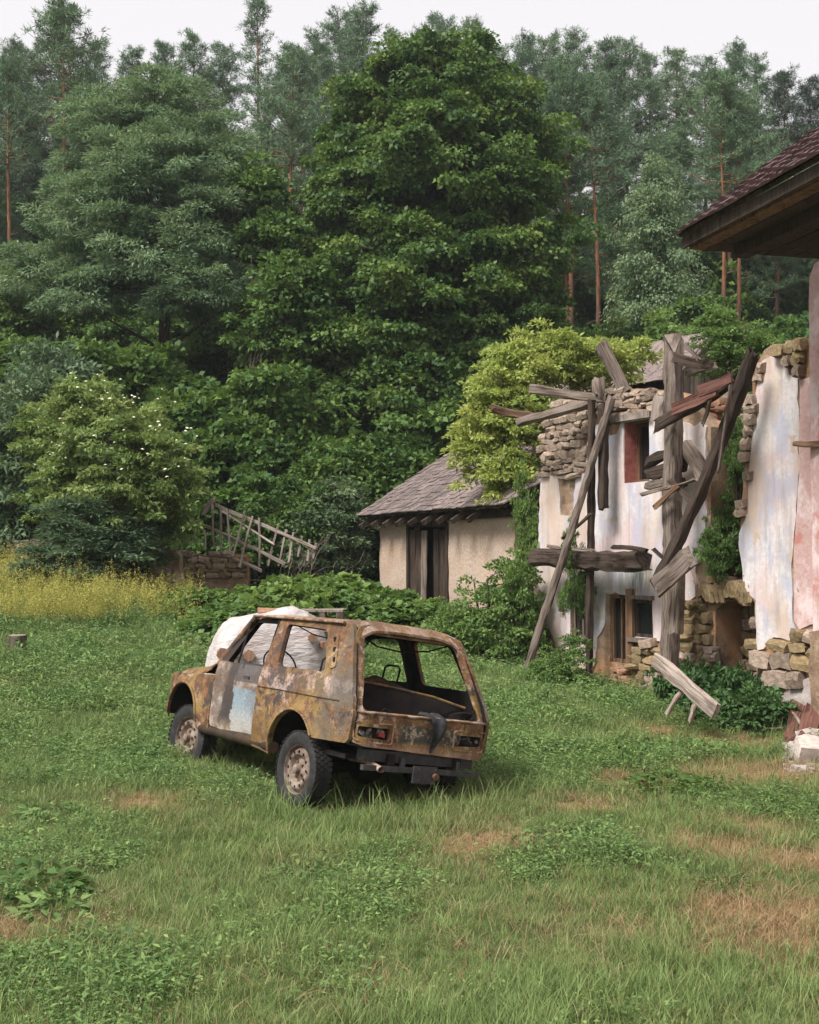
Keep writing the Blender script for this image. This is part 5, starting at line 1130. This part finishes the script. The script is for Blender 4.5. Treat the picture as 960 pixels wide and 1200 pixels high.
def rim_mesh():
    # steel disc with ring of round holes
    outer = [(.205 * math.cos(t), .205 * math.sin(t)) for t in np.linspace(0, 2 * math.pi, 41)[:-1]]
    holes = [[(.152 * math.cos(a) + .0165 * math.cos(t) * 1.0, .152 * math.sin(a) + .0165 * math.sin(t)) for t in np.linspace(0, 2 * math.pi, 11)[:-1]] for a in np.linspace(0, 2 * math.pi, 13)[:-1]]
    v2, T = cdt(outer, holes, .018, 0, 2)
    def dish(x, z):
        r = math.hypot(x, z); return .050 - .035 * sstep(.06, .11, r) + .050 * sstep(.10, .135, r) - .055 * sstep(.165, .20, r)
    V, Fc = shell(v2, T, lambda x, z: (x, float(dish(x, z)), z), lambda x, z: (x, float(dish(x, z)) - .008, z)); Fc = [q[::-1] for q in Fc]
    b = MB().add(V, Fc); b.lathe([(.198, .012), (.205, .03), (.212, .066), (.222, .072), (.224, .06), (.212, .04), (.206, -.06), (.222, -.075)], 40)
    return newmesh('rim', b.v, b.f, M['rim'], 35)
TY, RM = tyre_mesh(), rim_mesh()
hb = MB().lathe([(0, .098), (.025, .098), (.038, .088), (.042, .045)], 18); HB = newmesh('hub', hb.v, hb.f, M['rim'], 40)
nb_ = MB()
for k in range(5): t = k * 1.2566; nb_.box((.068 * math.cos(t), .052, .068 * math.sin(t)), (.02, .02, .02))
NB = newmesh('wheel_nuts', nb_.v, nb_.f, M['rust_plain'])
for x, y, z, st, sg in ((0, .70, .27, 0, 1), (2.24, .70, .275, R(6), 1), (0, -.70, .42, 0, -1), (2.24, -.70, .42, R(6), -1)):
    w = obj('wheel', TY, car, (x, CY + y, z), (0, .3 * x, st + (0 if sg > 0 else math.pi)))
    rm = obj('rim', RM, w); obj('hub', HB, rm); obj('wheel_nuts', NB, rm)
# rag over the sill, melted plastic in the boot: loose things
CM = car.matrix_basis if False else (Matrix.Translation(car.location) @ car.rotation_euler.to_matrix().to_4x4())
def loose(name, fn, nu, nv, m, label, cat, base):
    bw = CM @ Vector(base); V = []; Fc = []
    for i in range(nu + 1):
        for j in range(nv + 1): V.append(CM @ Vector(fn(i / nu, j / nv)) - bw)
    n = len(V); V += [p + Vector((0, -.006, -.006)) for p in V]
    for i in range(nu):
        for j in range(nv): a = i * (nv + 1) + j; Fc += [(a, a + 1, a + nv + 2, a + nv + 1), (n + a, n + a + nv + 1, n + a + nv + 2, n + a + 1)]
    rim = [(i * (nv + 1)) for i in range(nu + 1)] + [nu * (nv + 1) + j for j in range(1, nv + 1)] + [i * (nv + 1) + nv for i in range(nu - 1, -1, -1)] + [j for j in range(nv - 1, 0, -1)]
    for i in range(len(rim)): a, b = rim[i], rim[(i + 1) % len(rim)]; Fc.append((a, b, n + b, n + a))
    return tag(mobj(name, V, Fc, M[m], None, 50, loc=bw), label, cat)
def ragf(u, v):
    s = u * .44 - .12; y = -.02 - .17 * v * (1 - .75 * max(0, u - .45) / .55) - .05 * u
    if s < 0: x, z = -.72 - s * .9, .885 + .02 * math.sin(v * 9)
    else: x, z = -.775 - .012 * math.sin(v * 8 + u * 3) - .03 * math.sin(math.pi * min(1, s * 4)) , .875 - s * .95
    return (x, CY + y, z)
loose('rag', ragf, 10, 8, 'rag', 'black rag hanging over the rear sill of the burnt car', 'rag', (-.77, CY - .1, .86))
def chf(u, v): return (-.50 - .12 * math.sin(v * 3) - .12 * u, CY - .36 - .26 * v, .70 + .30 * u * (.6 + .4 * v) + .03 * math.sin(u * 7 + v * 5))
loose('charred_panel', chf, 8, 8, 'black', 'charred black plastic panel slumped in the right corner of the car boot', 'panel', (-.5, CY - .4, .68))
# ------------------------------------------------------------------ white wrapped stack behind the car, pallets, stump, debris
wl_ = Vector(((318 - 480) / F * 14.6, 14.6, 0)); wl_.z = g1(wl_.x, wl_.y)
wrap = thing('wrapped_stack', 'white plastic-wrapped firewood stack just behind the burnt car', 'stack', wl_, (0, 0, R(12)))
WL, WD, WH = 1.42, .95, at(318, 716, 14.6).z - wl_.z
V = []; Fc = []; nu, nv = 60, 26
def supe(c, e): return math.copysign(abs(c) ** e, c)
for j in range(nv + 1):
    ph = -.15 + (math.pi / 2 + .15) * j / nv
    for i in range(nu):
        t = 2 * math.pi * i / nu; cx = supe(math.cos(t), .45) * supe(math.cos(ph), .35); cy = supe(math.sin(t), .45) * supe(math.cos(ph), .35); cz = supe(math.sin(ph), .55)
        x, y, z = cx * WL / 2, cy * WD / 2, max(-.1, cz) * WH
        x -= .16 * max(0, 1 - z / WH) * (x < -.3); fl = 1 + .10 * max(0, 1 - z / (WH * .4))
        nz = .035 * noise.noise(Vector((x * 3, y * 3, z * 2))) + .03 * noise.noise(Vector((x * 8, y * 8, z * 2.5))) + .012 * noise.noise(Vector((x * 20, y * 20, z * 7)))
        z *= 1 - .22 * max(0, -x / WL * 2 - .35) + .04 * math.sin(x * 7)
        V.append((x * (fl + nz * 1.3), y * (fl + nz * 1.3), z + nz * .9))
for j in range(nv):
    for i in range(nu):
        a = j * nu + i; b = j * nu + (i + 1) % nu; Fc.append((a, b, b + nu, a + nu))
Fc.append(tuple(nv * nu + i for i in range(nu)))
mobj('plastic_wrap', V, Fc, M['film'], wrap, 60)
r = np.random.RandomState(8)
for k in range(10):                                           # split logs poking through the torn film
    y = -WD / 2 - .03; x = r.uniform(-.62, .62); z = r.uniform(.25, WH * .86)
    if k < 6: x = -.62 + .16 * (k % 3); z = .45 + .2 * (k // 3) + r.uniform(0, .15)
    rd = r.uniform(.045, .075); b = MB()
    pts = [(math.cos(t) * rd * r.uniform(.75, 1.15), math.sin(t) * rd * r.uniform(.75, 1.15)) for t in np.linspace(0, 2 * math.pi, 8)[:-1]]
    b.add([(px, -.018, pz) for px, pz in pts] + [(px, .3, pz) for px, pz in pts], [tuple(range(7)), tuple(range(13, 6, -1))] + [(i, i + 7, (i + 1) % 7 + 7, (i + 1) % 7) for i in range(7)])
    b.build('log', M['log_end'], wrap, loc=(x, y, z))
for x, y in ((-.06, -.1), (.22, -.05)): MB().box((0, 0, 0), (.22, .14, .05), jit=.006).build('brick', M['brick'], wrap, loc=(x, y, WH * 1.0 + .015), rot=(0, 0, x))

pl_ = Vector(((379 - 480) / F * 18.0, 18.0, 0)); pl_.z = g1(pl_.x, pl_.y)
ptop = at(379, 714, 18).z - pl_.z; npal = max(2, int(ptop / .145)); hpal = ptop / npal
pal0 = None
for q in range(npal):
    lb = 'grey wooden pallet topmost of the stack behind the car' if q == npal - 1 else 'grey wooden pallet %s in the stack behind the car' % ['at the bottom', 'second from the ground', 'third from the ground', 'fourth from the ground', 'fifth from the ground', 'sixth from the ground'][q]
    if pal0 is None:
        pal0 = thing('pallet', lb, 'pallet', pl_, (0, 0, R(4)), 'stacked pallets behind the car')
        for k in range(4): MB().box((0, -.24 + k * .16, hpal - .012), (.62, .11, .022), jit=.004).build('board', M['wood_pale'], pal0)
        for k in range(3):
            MB().box((-.26 + k * .26, 0, hpal / 2 - .008), (.09, .58, hpal - .055), jit=.004).build('block', M['wood'], pal0)
        for k in range(2): MB().box((0, -.22 + k * .44, .012), (.62, .10, .02), jit=.003).build('board', M['wood'], pal0)
        o = pal0
    else: o = copy_tree(pal0); o.location = pl_ + Vector((0, 0, q * hpal)); o.rotation_euler = (0, 0, R(4 + random.uniform(-4, 4))); tag(o, lb, 'pallet', 'stacked pallets behind the car')
# stump at the left
sp = at(20, 747, 17.2); sp.z = g1(sp.x, sp.y)
b = MB(); b.tube([(0, 0, -.1), (0, 0, .1), (.01, 0, .27)], [.17, .14, .13], 14); st = thing('tree_stump', 'small sawn tree stump at the left edge of the meadow', 'stump', sp)
b.build('stump', M['bark'], st, 60); b = MB(); b.tube([(.01, 0, .272), (.01, 0, .285)], .118, 14); b.build('cut_face', M['wood_pale'], st)
# debris by the white wall
def onground(u, v, h=0):
    d = ray(u, v); o = Vector((0, 0, CAMZ)); k = 5.0
    for _ in range(60):
        p = o + d * k; dz = p.z - g1(p.x, p.y)
        k += dz / max(.05, -d.z) * .6 if d.z < 0 else 0
    p = o + d * k; p.z = g1(p.x, p.y) + h; return p
timber('white_stick', onground(958, 880, .08), onground(904, 846, .42), .035, .03, 'wood_pale', 'thin pale stick leaning on the rubble by the white wall', 'stick', rnd=True)
timber('grey_board', onground(890, 858, .05), onground(922, 861, .10), .22, .03, 'wood', 'short grey board flat on the grass near the rubble', 'board', up=(0, 0, 1))
for i, (u, v, du) in enumerate(((926, 862, 12), (944, 866, 10))):
    timber('broken_tile', onground(u, v + 14, .05), onground(u + du, v - 8, .32), .20, .05, 'wood_red', ['reddish broken board left of two in the rubble', 'reddish broken board right of two in the rubble'][i], 'board', up=(0, -1, .5), rag=.05)
r = np.random.RandomState(12)
for i, (u, v, s, lb) in enumerate(((952, 893, .40, 'largest pale plaster lump at the right edge of the rubble'), (936, 886, .26, 'mid-sized pale plaster lump left of the largest one'), (948, 872, .30, 'pale plaster lump behind the largest one, under the wall'))):
    o = obj('plaster_lump', ROCK['rubble'][i], None, onground(u, v) + Vector((0, 0, s * .2)), (.2, .1, i * 1.4), (s, s, s * .7)); tag(o, lb, 'rubble', 'plaster lumps at the right edge')
b = MB()
for i in range(90):
    u, v = 920 + r.uniform(0, 48), 862 + r.uniform(0, 46); p = onground(u, v); s = r.uniform(.03, .12); b.box((p.x, p.y, p.z + s * .2), (s, s * r.uniform(.6, 1), s * .6), Matrix.Rotation(r.uniform(0, 6), 3, 'Z') @ Matrix.Rotation(r.uniform(-.5, .5), 3, 'X'), s * .2)
tag(b.build('rubble', M['rubble']), 'small crumbled plaster rubble at the right edge', 'rubble', None, 'stuff')
for i, (u, v) in enumerate(((655, 836), (640, 840))):
    timber('scrap_wood', onground(u - 8, v, .04), onground(u + 18, v + 4, .06), .10, .03, 'wood_brown', ['brown rotten wood scrap in the grass, nearer the leaning pole', 'brown rotten wood scrap in the grass before the ruin door'][1 - i], 'wood', up=(0, 0, 1))

# ------------------------------------------------------------------ meadow: grass, weeds, straw, yellow flowers
PC = {}
def proto(cname, meshes):
    c = bpy.data.collections.new(cname)
    for i, m in enumerate(meshes): o = bpy.data.objects.new('%s_%02d' % (cname, i), m); c.objects.link(o)
    PC[cname] = c; return c
def scatter(name, cname, pts, rot, scl, idx, label, cat):
    me = bpy.data.meshes.new(name); me.vertices.add(len(pts)); me.vertices.foreach_set('co', np.asarray(pts, np.float32).ravel())
    a = me.attributes.new('rot', 'FLOAT_VECTOR', 'POINT'); a.data.foreach_set('vector', np.asarray(rot, np.float32).ravel())
    a = me.attributes.new('scl', 'FLOAT_VECTOR', 'POINT'); a.data.foreach_set('vector', np.asarray(scl, np.float32).ravel())
    a = me.attributes.new('idx', 'INT', 'POINT'); a.data.foreach_set('value', np.asarray(idx, np.int32))
    o = obj(name, me); ng = bpy.data.node_groups.new(name, 'GeometryNodeTree')
    ng.interface.new_socket('Geometry', in_out='INPUT', socket_type='NodeSocketGeometry'); ng.interface.new_socket('Geometry', in_out='OUTPUT', socket_type='NodeSocketGeometry')
    N, L = ng.nodes, ng.links; gi = N.new('NodeGroupInput'); go = N.new('NodeGroupOutput'); ip = N.new('GeometryNodeInstanceOnPoints'); ci = N.new('GeometryNodeCollectionInfo')
    ci.inputs['Collection'].default_value = PC[cname]; ci.inputs['Separate Children'].default_value = True; ci.inputs['Reset Children'].default_value = True
    def na(nm, ty): n = N.new('GeometryNodeInputNamedAttribute'); n.data_type = ty; n.inputs['Name'].default_value = nm; return n.outputs['Attribute']
    L.new(gi.outputs[0], ip.inputs['Points']); L.new(ci.outputs[0], ip.inputs['Instance']); ip.inputs['Pick Instance'].default_value = True
    L.new(na('idx', 'INT'), ip.inputs['Instance Index']); L.new(na('rot', 'FLOAT_VECTOR'), ip.inputs['Rotation']); L.new(na('scl', 'FLOAT_VECTOR'), ip.inputs['Scale'])
    L.new(ip.outputs[0], go.inputs[0]); md = o.modifiers.new('scatter', 'NODES'); md.node_group = ng
    return tag(o, label, cat, None, 'stuff')
def blades(seed, n, h, sp, w, m, lean=.5, seg=3):
    r = np.random.RandomState(seed); V = []; Fc = []
    for k in range(n):
        a = r.uniform(0, 6.28); p = Vector((r.normal() * sp, r.normal() * sp, -.01)); d = Vector((math.cos(a), math.sin(a), 0)); H = h * r.uniform(.45, 1.2); ln = lean * r.uniform(.2, 1.4); s = Vector((-d.y, d.x, 0)) * w * r.uniform(.6, 1.3); i0 = len(V)
        for q in range(seg):
            t = q / seg; c = p + d * H * ln * t * t + Vector((0, 0, H * t * (1 - .25 * ln * t))); V += [c - s * (1 - t * .5) * .5, c + s * (1 - t * .5) * .5]
        V.append(p + d * H * ln + Vector((0, 0, H * (1 - .25 * ln))))
        for q in range(seg - 1): b = i0 + 2 * q; Fc.append((b, b + 1, b + 3, b + 2))
        b = i0 + 2 * (seg - 1); Fc.append((b, b + 1, b + 2))
    return newmesh('tuft', V, Fc, m)
def rosette(seed, n, h, sp, L, Wd, m, up=.8):
    r = np.random.RandomState(seed); pos = np.stack([r.normal(size=n) * sp, r.normal(size=n) * sp, r.uniform(.1, 1, n) * h], 1)
    d = r.normal(size=(n, 3)); d[:, :2] += pos[:, :2] / sp * .8; d[:, 2] = d[:, 2] * .3 + .15; nn = r.normal(size=(n, 3)) * .35; nn[:, 2] += up
    return leaf_mesh('rosette', pos, d, nn, L * r.uniform(.6, 1.2, n), Wd * r.uniform(.6, 1.2, n), r.uniform(0, 1, n), m)
proto('grass_tufts', [blades(i, 26, .11, .05, .0045, M['grass'], .7) for i in range(4)] + [blades(10 + i, 20, .20, .05, .006, M['grass'], .8) for i in range(2)] + [blades(20, 14, .34, .05, .006, M['grass'], .7, 4)])
proto('straw_tufts', [blades(30 + i, 18, .10, .07, .004, M['straw'], 1.3) for i in range(3)])
proto('weed_tufts', [rosette(40 + i, 44, .09, .06, .028, .016, M['weed']) for i in range(3)] + [rosette(45 + i, 36, .16, .09, .055, .020, M['weed']) for i in range(2)] + [rosette(48, 60, .12, .08, .020, .014, M['weed'])])
def flower(seed):
    r = np.random.RandomState(seed); me = MB(); P = []
    for k in range(9):
        a = r.uniform(0, 6.28); h = r.uniform(.4, .75); q = Vector((r.normal() * .08, r.normal() * .08, 0)); tp = q + Vector((math.cos(a) * .12, math.sin(a) * .12, h)); P.append((q, tp))
    pos = []; 
    for q, tp in P:
        for j in range(26): t = r.uniform(.5, 1) ; c = q.lerp(tp, t); pos.append((c.x + r.normal() * .05 * (1.3 - t), c.y + r.normal() * .05 * (1.3 - t), c.z + r.normal() * .02))
    pos = np.array(pos); n = len(pos)
    return leaf_mesh('flower', pos, r.normal(size=(n, 3)) + [0, 0, .5], r.normal(size=(n, 3)) + [0, 0, .6], .026, .014, r.uniform(0, 1, n), M['yellow'])
proto('yellow_plants', [flower(60 + i) for i in range(4)])
r = np.random.RandomState(101)
def field(n, y0, y1, pw=1.0, marg=1.2):
    """random ground spots, thinning with distance"""
    t = r.uniform(0, 1, n); y = (y0 ** pw + t * (y1 ** pw - y0 ** pw)) ** (1 / pw); x = r.uniform(-1, 1, n) * (y * .37 + marg); return x, y
def vnoise(x, y, s, seed): return np.array([noise.noise(Vector((a * s, b * s, seed))) for a, b in zip(x, y)])
cin, sin_ = math.cos(-R(125.81)), math.sin(-R(125.81))
def blocked(x, y):
    bad = np.zeros(len(x), bool)
    for q in ((1.0, 14.6, 0),): pass
    dx, dy = x - wl_.x, y - wl_.y; bad |= (np.abs(dx) < .6) & (np.abs(dy) < .4)
    s = (x - FO.x) * FT.x + (y - FO.y) * FT.y; o = (x - FO.x) * FN.x + (y - FO.y) * FN.y; bad |= (s > -.1) & (o < .05)
    s = (x - SO.x) * ST.x + (y - SO.y) * ST.y; o = (x - SO.x) * SN.x + (y - SO.y) * SN.y; bad |= (s > -.1) & (o < .0) & (y > 20)
    return bad
def undercar(x, y):
    dx, dy = x + .441, y - 10.812; cx = dx * cin - dy * sin_; cy = dx * sin_ + dy * cin; return (cx > -.55) & (cx < 2.6) & (np.abs(cy) < .62)
def put(name, cn, x, y, nproto, s0, s1, label, cat, idxp=None, tall=None):
    n = len(x); z = gz(x, y); rot = np.stack([r.normal(size=n) * .10, r.normal(size=n) * .10, r.uniform(0, 6.28, n)], 1); s = r.uniform(s0, s1, n)
    if tall is not None: s = s * tall
    sc = np.stack([s * r.uniform(.9, 1.2, n), s * r.uniform(.9, 1.2, n), s * r.uniform(.8, 1.2, n)], 1)
    idx = r.choice(nproto, n, p=idxp); return scatter(name, cn, np.stack([x, y, z], 1), rot, sc, idx, label, cat)
x, y = field(120000, 4.6, 27, .6)
d = dryf(x, y); nz_ = vnoise(x, y, .9, 3); n2 = vnoise(x, y, 2.6, 8)
keep = (r.uniform(size=len(x)) > d * 1.05) & (r.uniform(size=len(x)) < .62 + .5 * n2) & ~blocked(x, y); keep &= ~(undercar(x, y) & (r.uniform(size=len(x)) < .75))
x, y = x[keep], y[keep]; far = sstep(9, 20, y)
put('meadow_grass', 'grass_tufts', x, y, 7, .75, 1.25, 'green meadow grass covering the whole yard', 'grass', [.2, .2, .2, .16, .1, .1, .04], tall=(.62 + .50 * far + .42 * np.clip(vnoise(x, y, .7, 21) , -.5, .6)))
n_ = 700; cx_ = r.uniform(-1.0, 2.9, n_); cy_ = np.where(r.uniform(size=n_) < .6, .85, -.9) + r.normal(size=n_) * .12; e__ = r.uniform(size=n_) < .3
cx_ = np.where(e__, -.95 + r.normal(size=n_) * .12, cx_); cy_ = np.where(e__, r.uniform(-.9, .9, n_), cy_); k_ = ~((np.abs(cy_) < .8) & (cx_ > -.7) & (cx_ < 2.8)) & (r.uniform(size=n_) < .4); cx_, cy_ = cx_[k_], cy_[k_]
ca_, sa_ = math.cos(R(125.81)), math.sin(R(125.81)); put('tall_grass', 'grass_tufts', -.441 + cx_ * ca_ - cy_ * sa_, 10.812 + cx_ * sa_ + cy_ * ca_, 7, .7, 1.15, 'taller grass tufts round the wheels of the burnt car', 'grass', [.1, .1, .1, .1, .2, .2, .2])
x, y = field(26000, 4.6, 24, .6); d = dryf(x, y); keep = (r.uniform(size=len(x)) < .14 + d * 1.2) & ~blocked(x, y); x, y = x[keep], y[keep]
put('dry_straw', 'straw_tufts', x, y, 3, .7, 1.3, 'dry yellow straw patches in the yard', 'straw')
x, y = field(52000, 5.0, 26, .6); nz_ = vnoise(x, y, .55, 13) + .5 * vnoise(x, y, 1.7, 5)
keep = (nz_ + .40 * sstep(8, 13, y) + .25 * r.normal(size=len(x)) * .5 > .30) & (dryf(x, y) < .45) & ~blocked(x, y) & ~undercar(x, y); x, y = x[keep], y[keep]
put('meadow_weeds', 'weed_tufts', x, y, 6, .7, 1.3, 'low broad-leaved weeds and clover among the grass', 'weeds', [.2, .2, .15, .15, .1, .2], tall=.8 + .5 * sstep(10, 18, y))
x = r.uniform(-9.5, -3.6, 1100); y = r.uniform(18.6, 23.5, 1100); u = 480 + F * x / y
keep = (y > 19.2 + 1.0 * np.clip((u - 120) / 120, 0, 1.4) + .4 * vnoise(x, y, .8, 4)) & (u < 232) & (r.uniform(size=len(x)) < np.where(u < 130, 1, .45)); x, y = x[keep], y[keep]
put('yellow_flowers', 'yellow_plants', x, y, 4, .45, 1.1, 'yellow flowering herbs along the back edge of the meadow at left', 'flowers')
# distinct weeds in the lawn
pW = thing('weed_plant', 'w', 'plant', (0, 0, 0)); rw = np.random.RandomState(5)
def weedmesh(seed, n, h, L, Wd, sp):
    q = np.random.RandomState(seed); ang = q.uniform(0, 6.28, n); rad = q.uniform(.1, 1, n) ** .6 * sp; pos = np.stack([np.cos(ang) * rad, np.sin(ang) * rad, h * (1.05 - rad / sp * .75) * q.uniform(.5, 1.05, n)], 1)
    d = np.stack([np.cos(ang), np.sin(ang), q.uniform(-.25, .35, n)], 1) + q.normal(size=(n, 3)) * .3; nn = q.normal(size=(n, 3)) * .3 + [0, 0, 1]
    return leaf_mesh('leaves', pos, d, nn, L * q.uniform(.6, 1.2, n), Wd * q.uniform(.6, 1.2, n), q.uniform(0, 1, n), M['hazel'] if seed % 2 else M['weed'])
bst = MB(); 
for k in range(12): a = k * .52; bst.tube([(0, 0, -.05), (math.cos(a) * .12, math.sin(a) * .12, .07), (math.cos(a) * .2, math.sin(a) * .2, .09)], [.003, .0025, .0015], 4, False)
sm_ = newmesh('stems', bst.v, bst.f, M['nettle'])
for i, (u, v, L, Wd, h, sp, n, lb) in enumerate(((45, 1050, .12, .055, .24, .30, 150, 'dark broad-leaved weed clump at the lower left'), (65, 1075, .10, .05, .16, .22, 80, 'smaller weed clump below the dark one at lower left'), (785, 925, .09, .05, .20, .42, 300, 'round green weed mound in the lawn before the ruin'), (650, 985, .07, .045, .14, .24, 110, 'small weed patch in the lawn, right of the car'), (690, 975, .06, .04, .12, .16, 60, 'tiny weed patch beside the small one right of the car'), (350, 1030, .07, .04, .10, .28, 120, 'flat weed patch in the lawn below the car'), (845, 1040, .06, .04, .08, .2, 70, 'flat weed patch near the right dry strip'), (60, 960, .09, .05, .15, .35, 170, 'weed patch at the left of the lawn'), (440, 930, .05, .03, .14, .2, 60, 'weeds at the car rear left'), (170, 890, .10, .05, .20, .30, 150, 'weed clump left of the car front wheel'), (100, 830, .10, .05, .22, .4, 200, 'dark weed clump in the meadow left of the car bonnet'), (640, 880, .08, .045, .18, .4, 200, 'weeds between the car and the ruin'), (720, 890, .08, .045, .16, .35, 160, 'weeds before the ruin door'), (830, 880, .08, .045, .16, .35, 160, 'weeds left of the rubble heap'))):
    p = onground(u, v); t = thing('weed_plant', lb, 'plant', p, (0, 0, i * 1.1), 'broad-leaved weeds in the lawn'); obj('leaves', weedmesh(i + 1, n, h, L, Wd, sp), t); obj('stems', sm_, t)
bpy.data.objects.remove(pW)

# ------------------------------------------------------------------ air: one even haze round the whole place
hz_ = MB().box((0, 60, 27), (240, 180, 62)).build('haze', None)
hm = bpy.data.materials.new('haze_air'); hm.use_nodes = True; hn = hm.node_tree.nodes; hn.remove(hn['Principled BSDF'])
pv = hn.new('ShaderNodeVolumePrincipled'); pv.inputs['Color'].default_value = (.86, .90, .95, 1); pv.inputs['Density'].default_value = .0005; pv.inputs['Anisotropy'].default_value = 0.2
hm.node_tree.links.new(pv.outputs[0], hn['Material Output'].inputs['Volume']); hz_.data.materials.append(hm)
tag(hz_, 'thin pale haze hanging over the whole valley', 'haze', None, 'stuff')
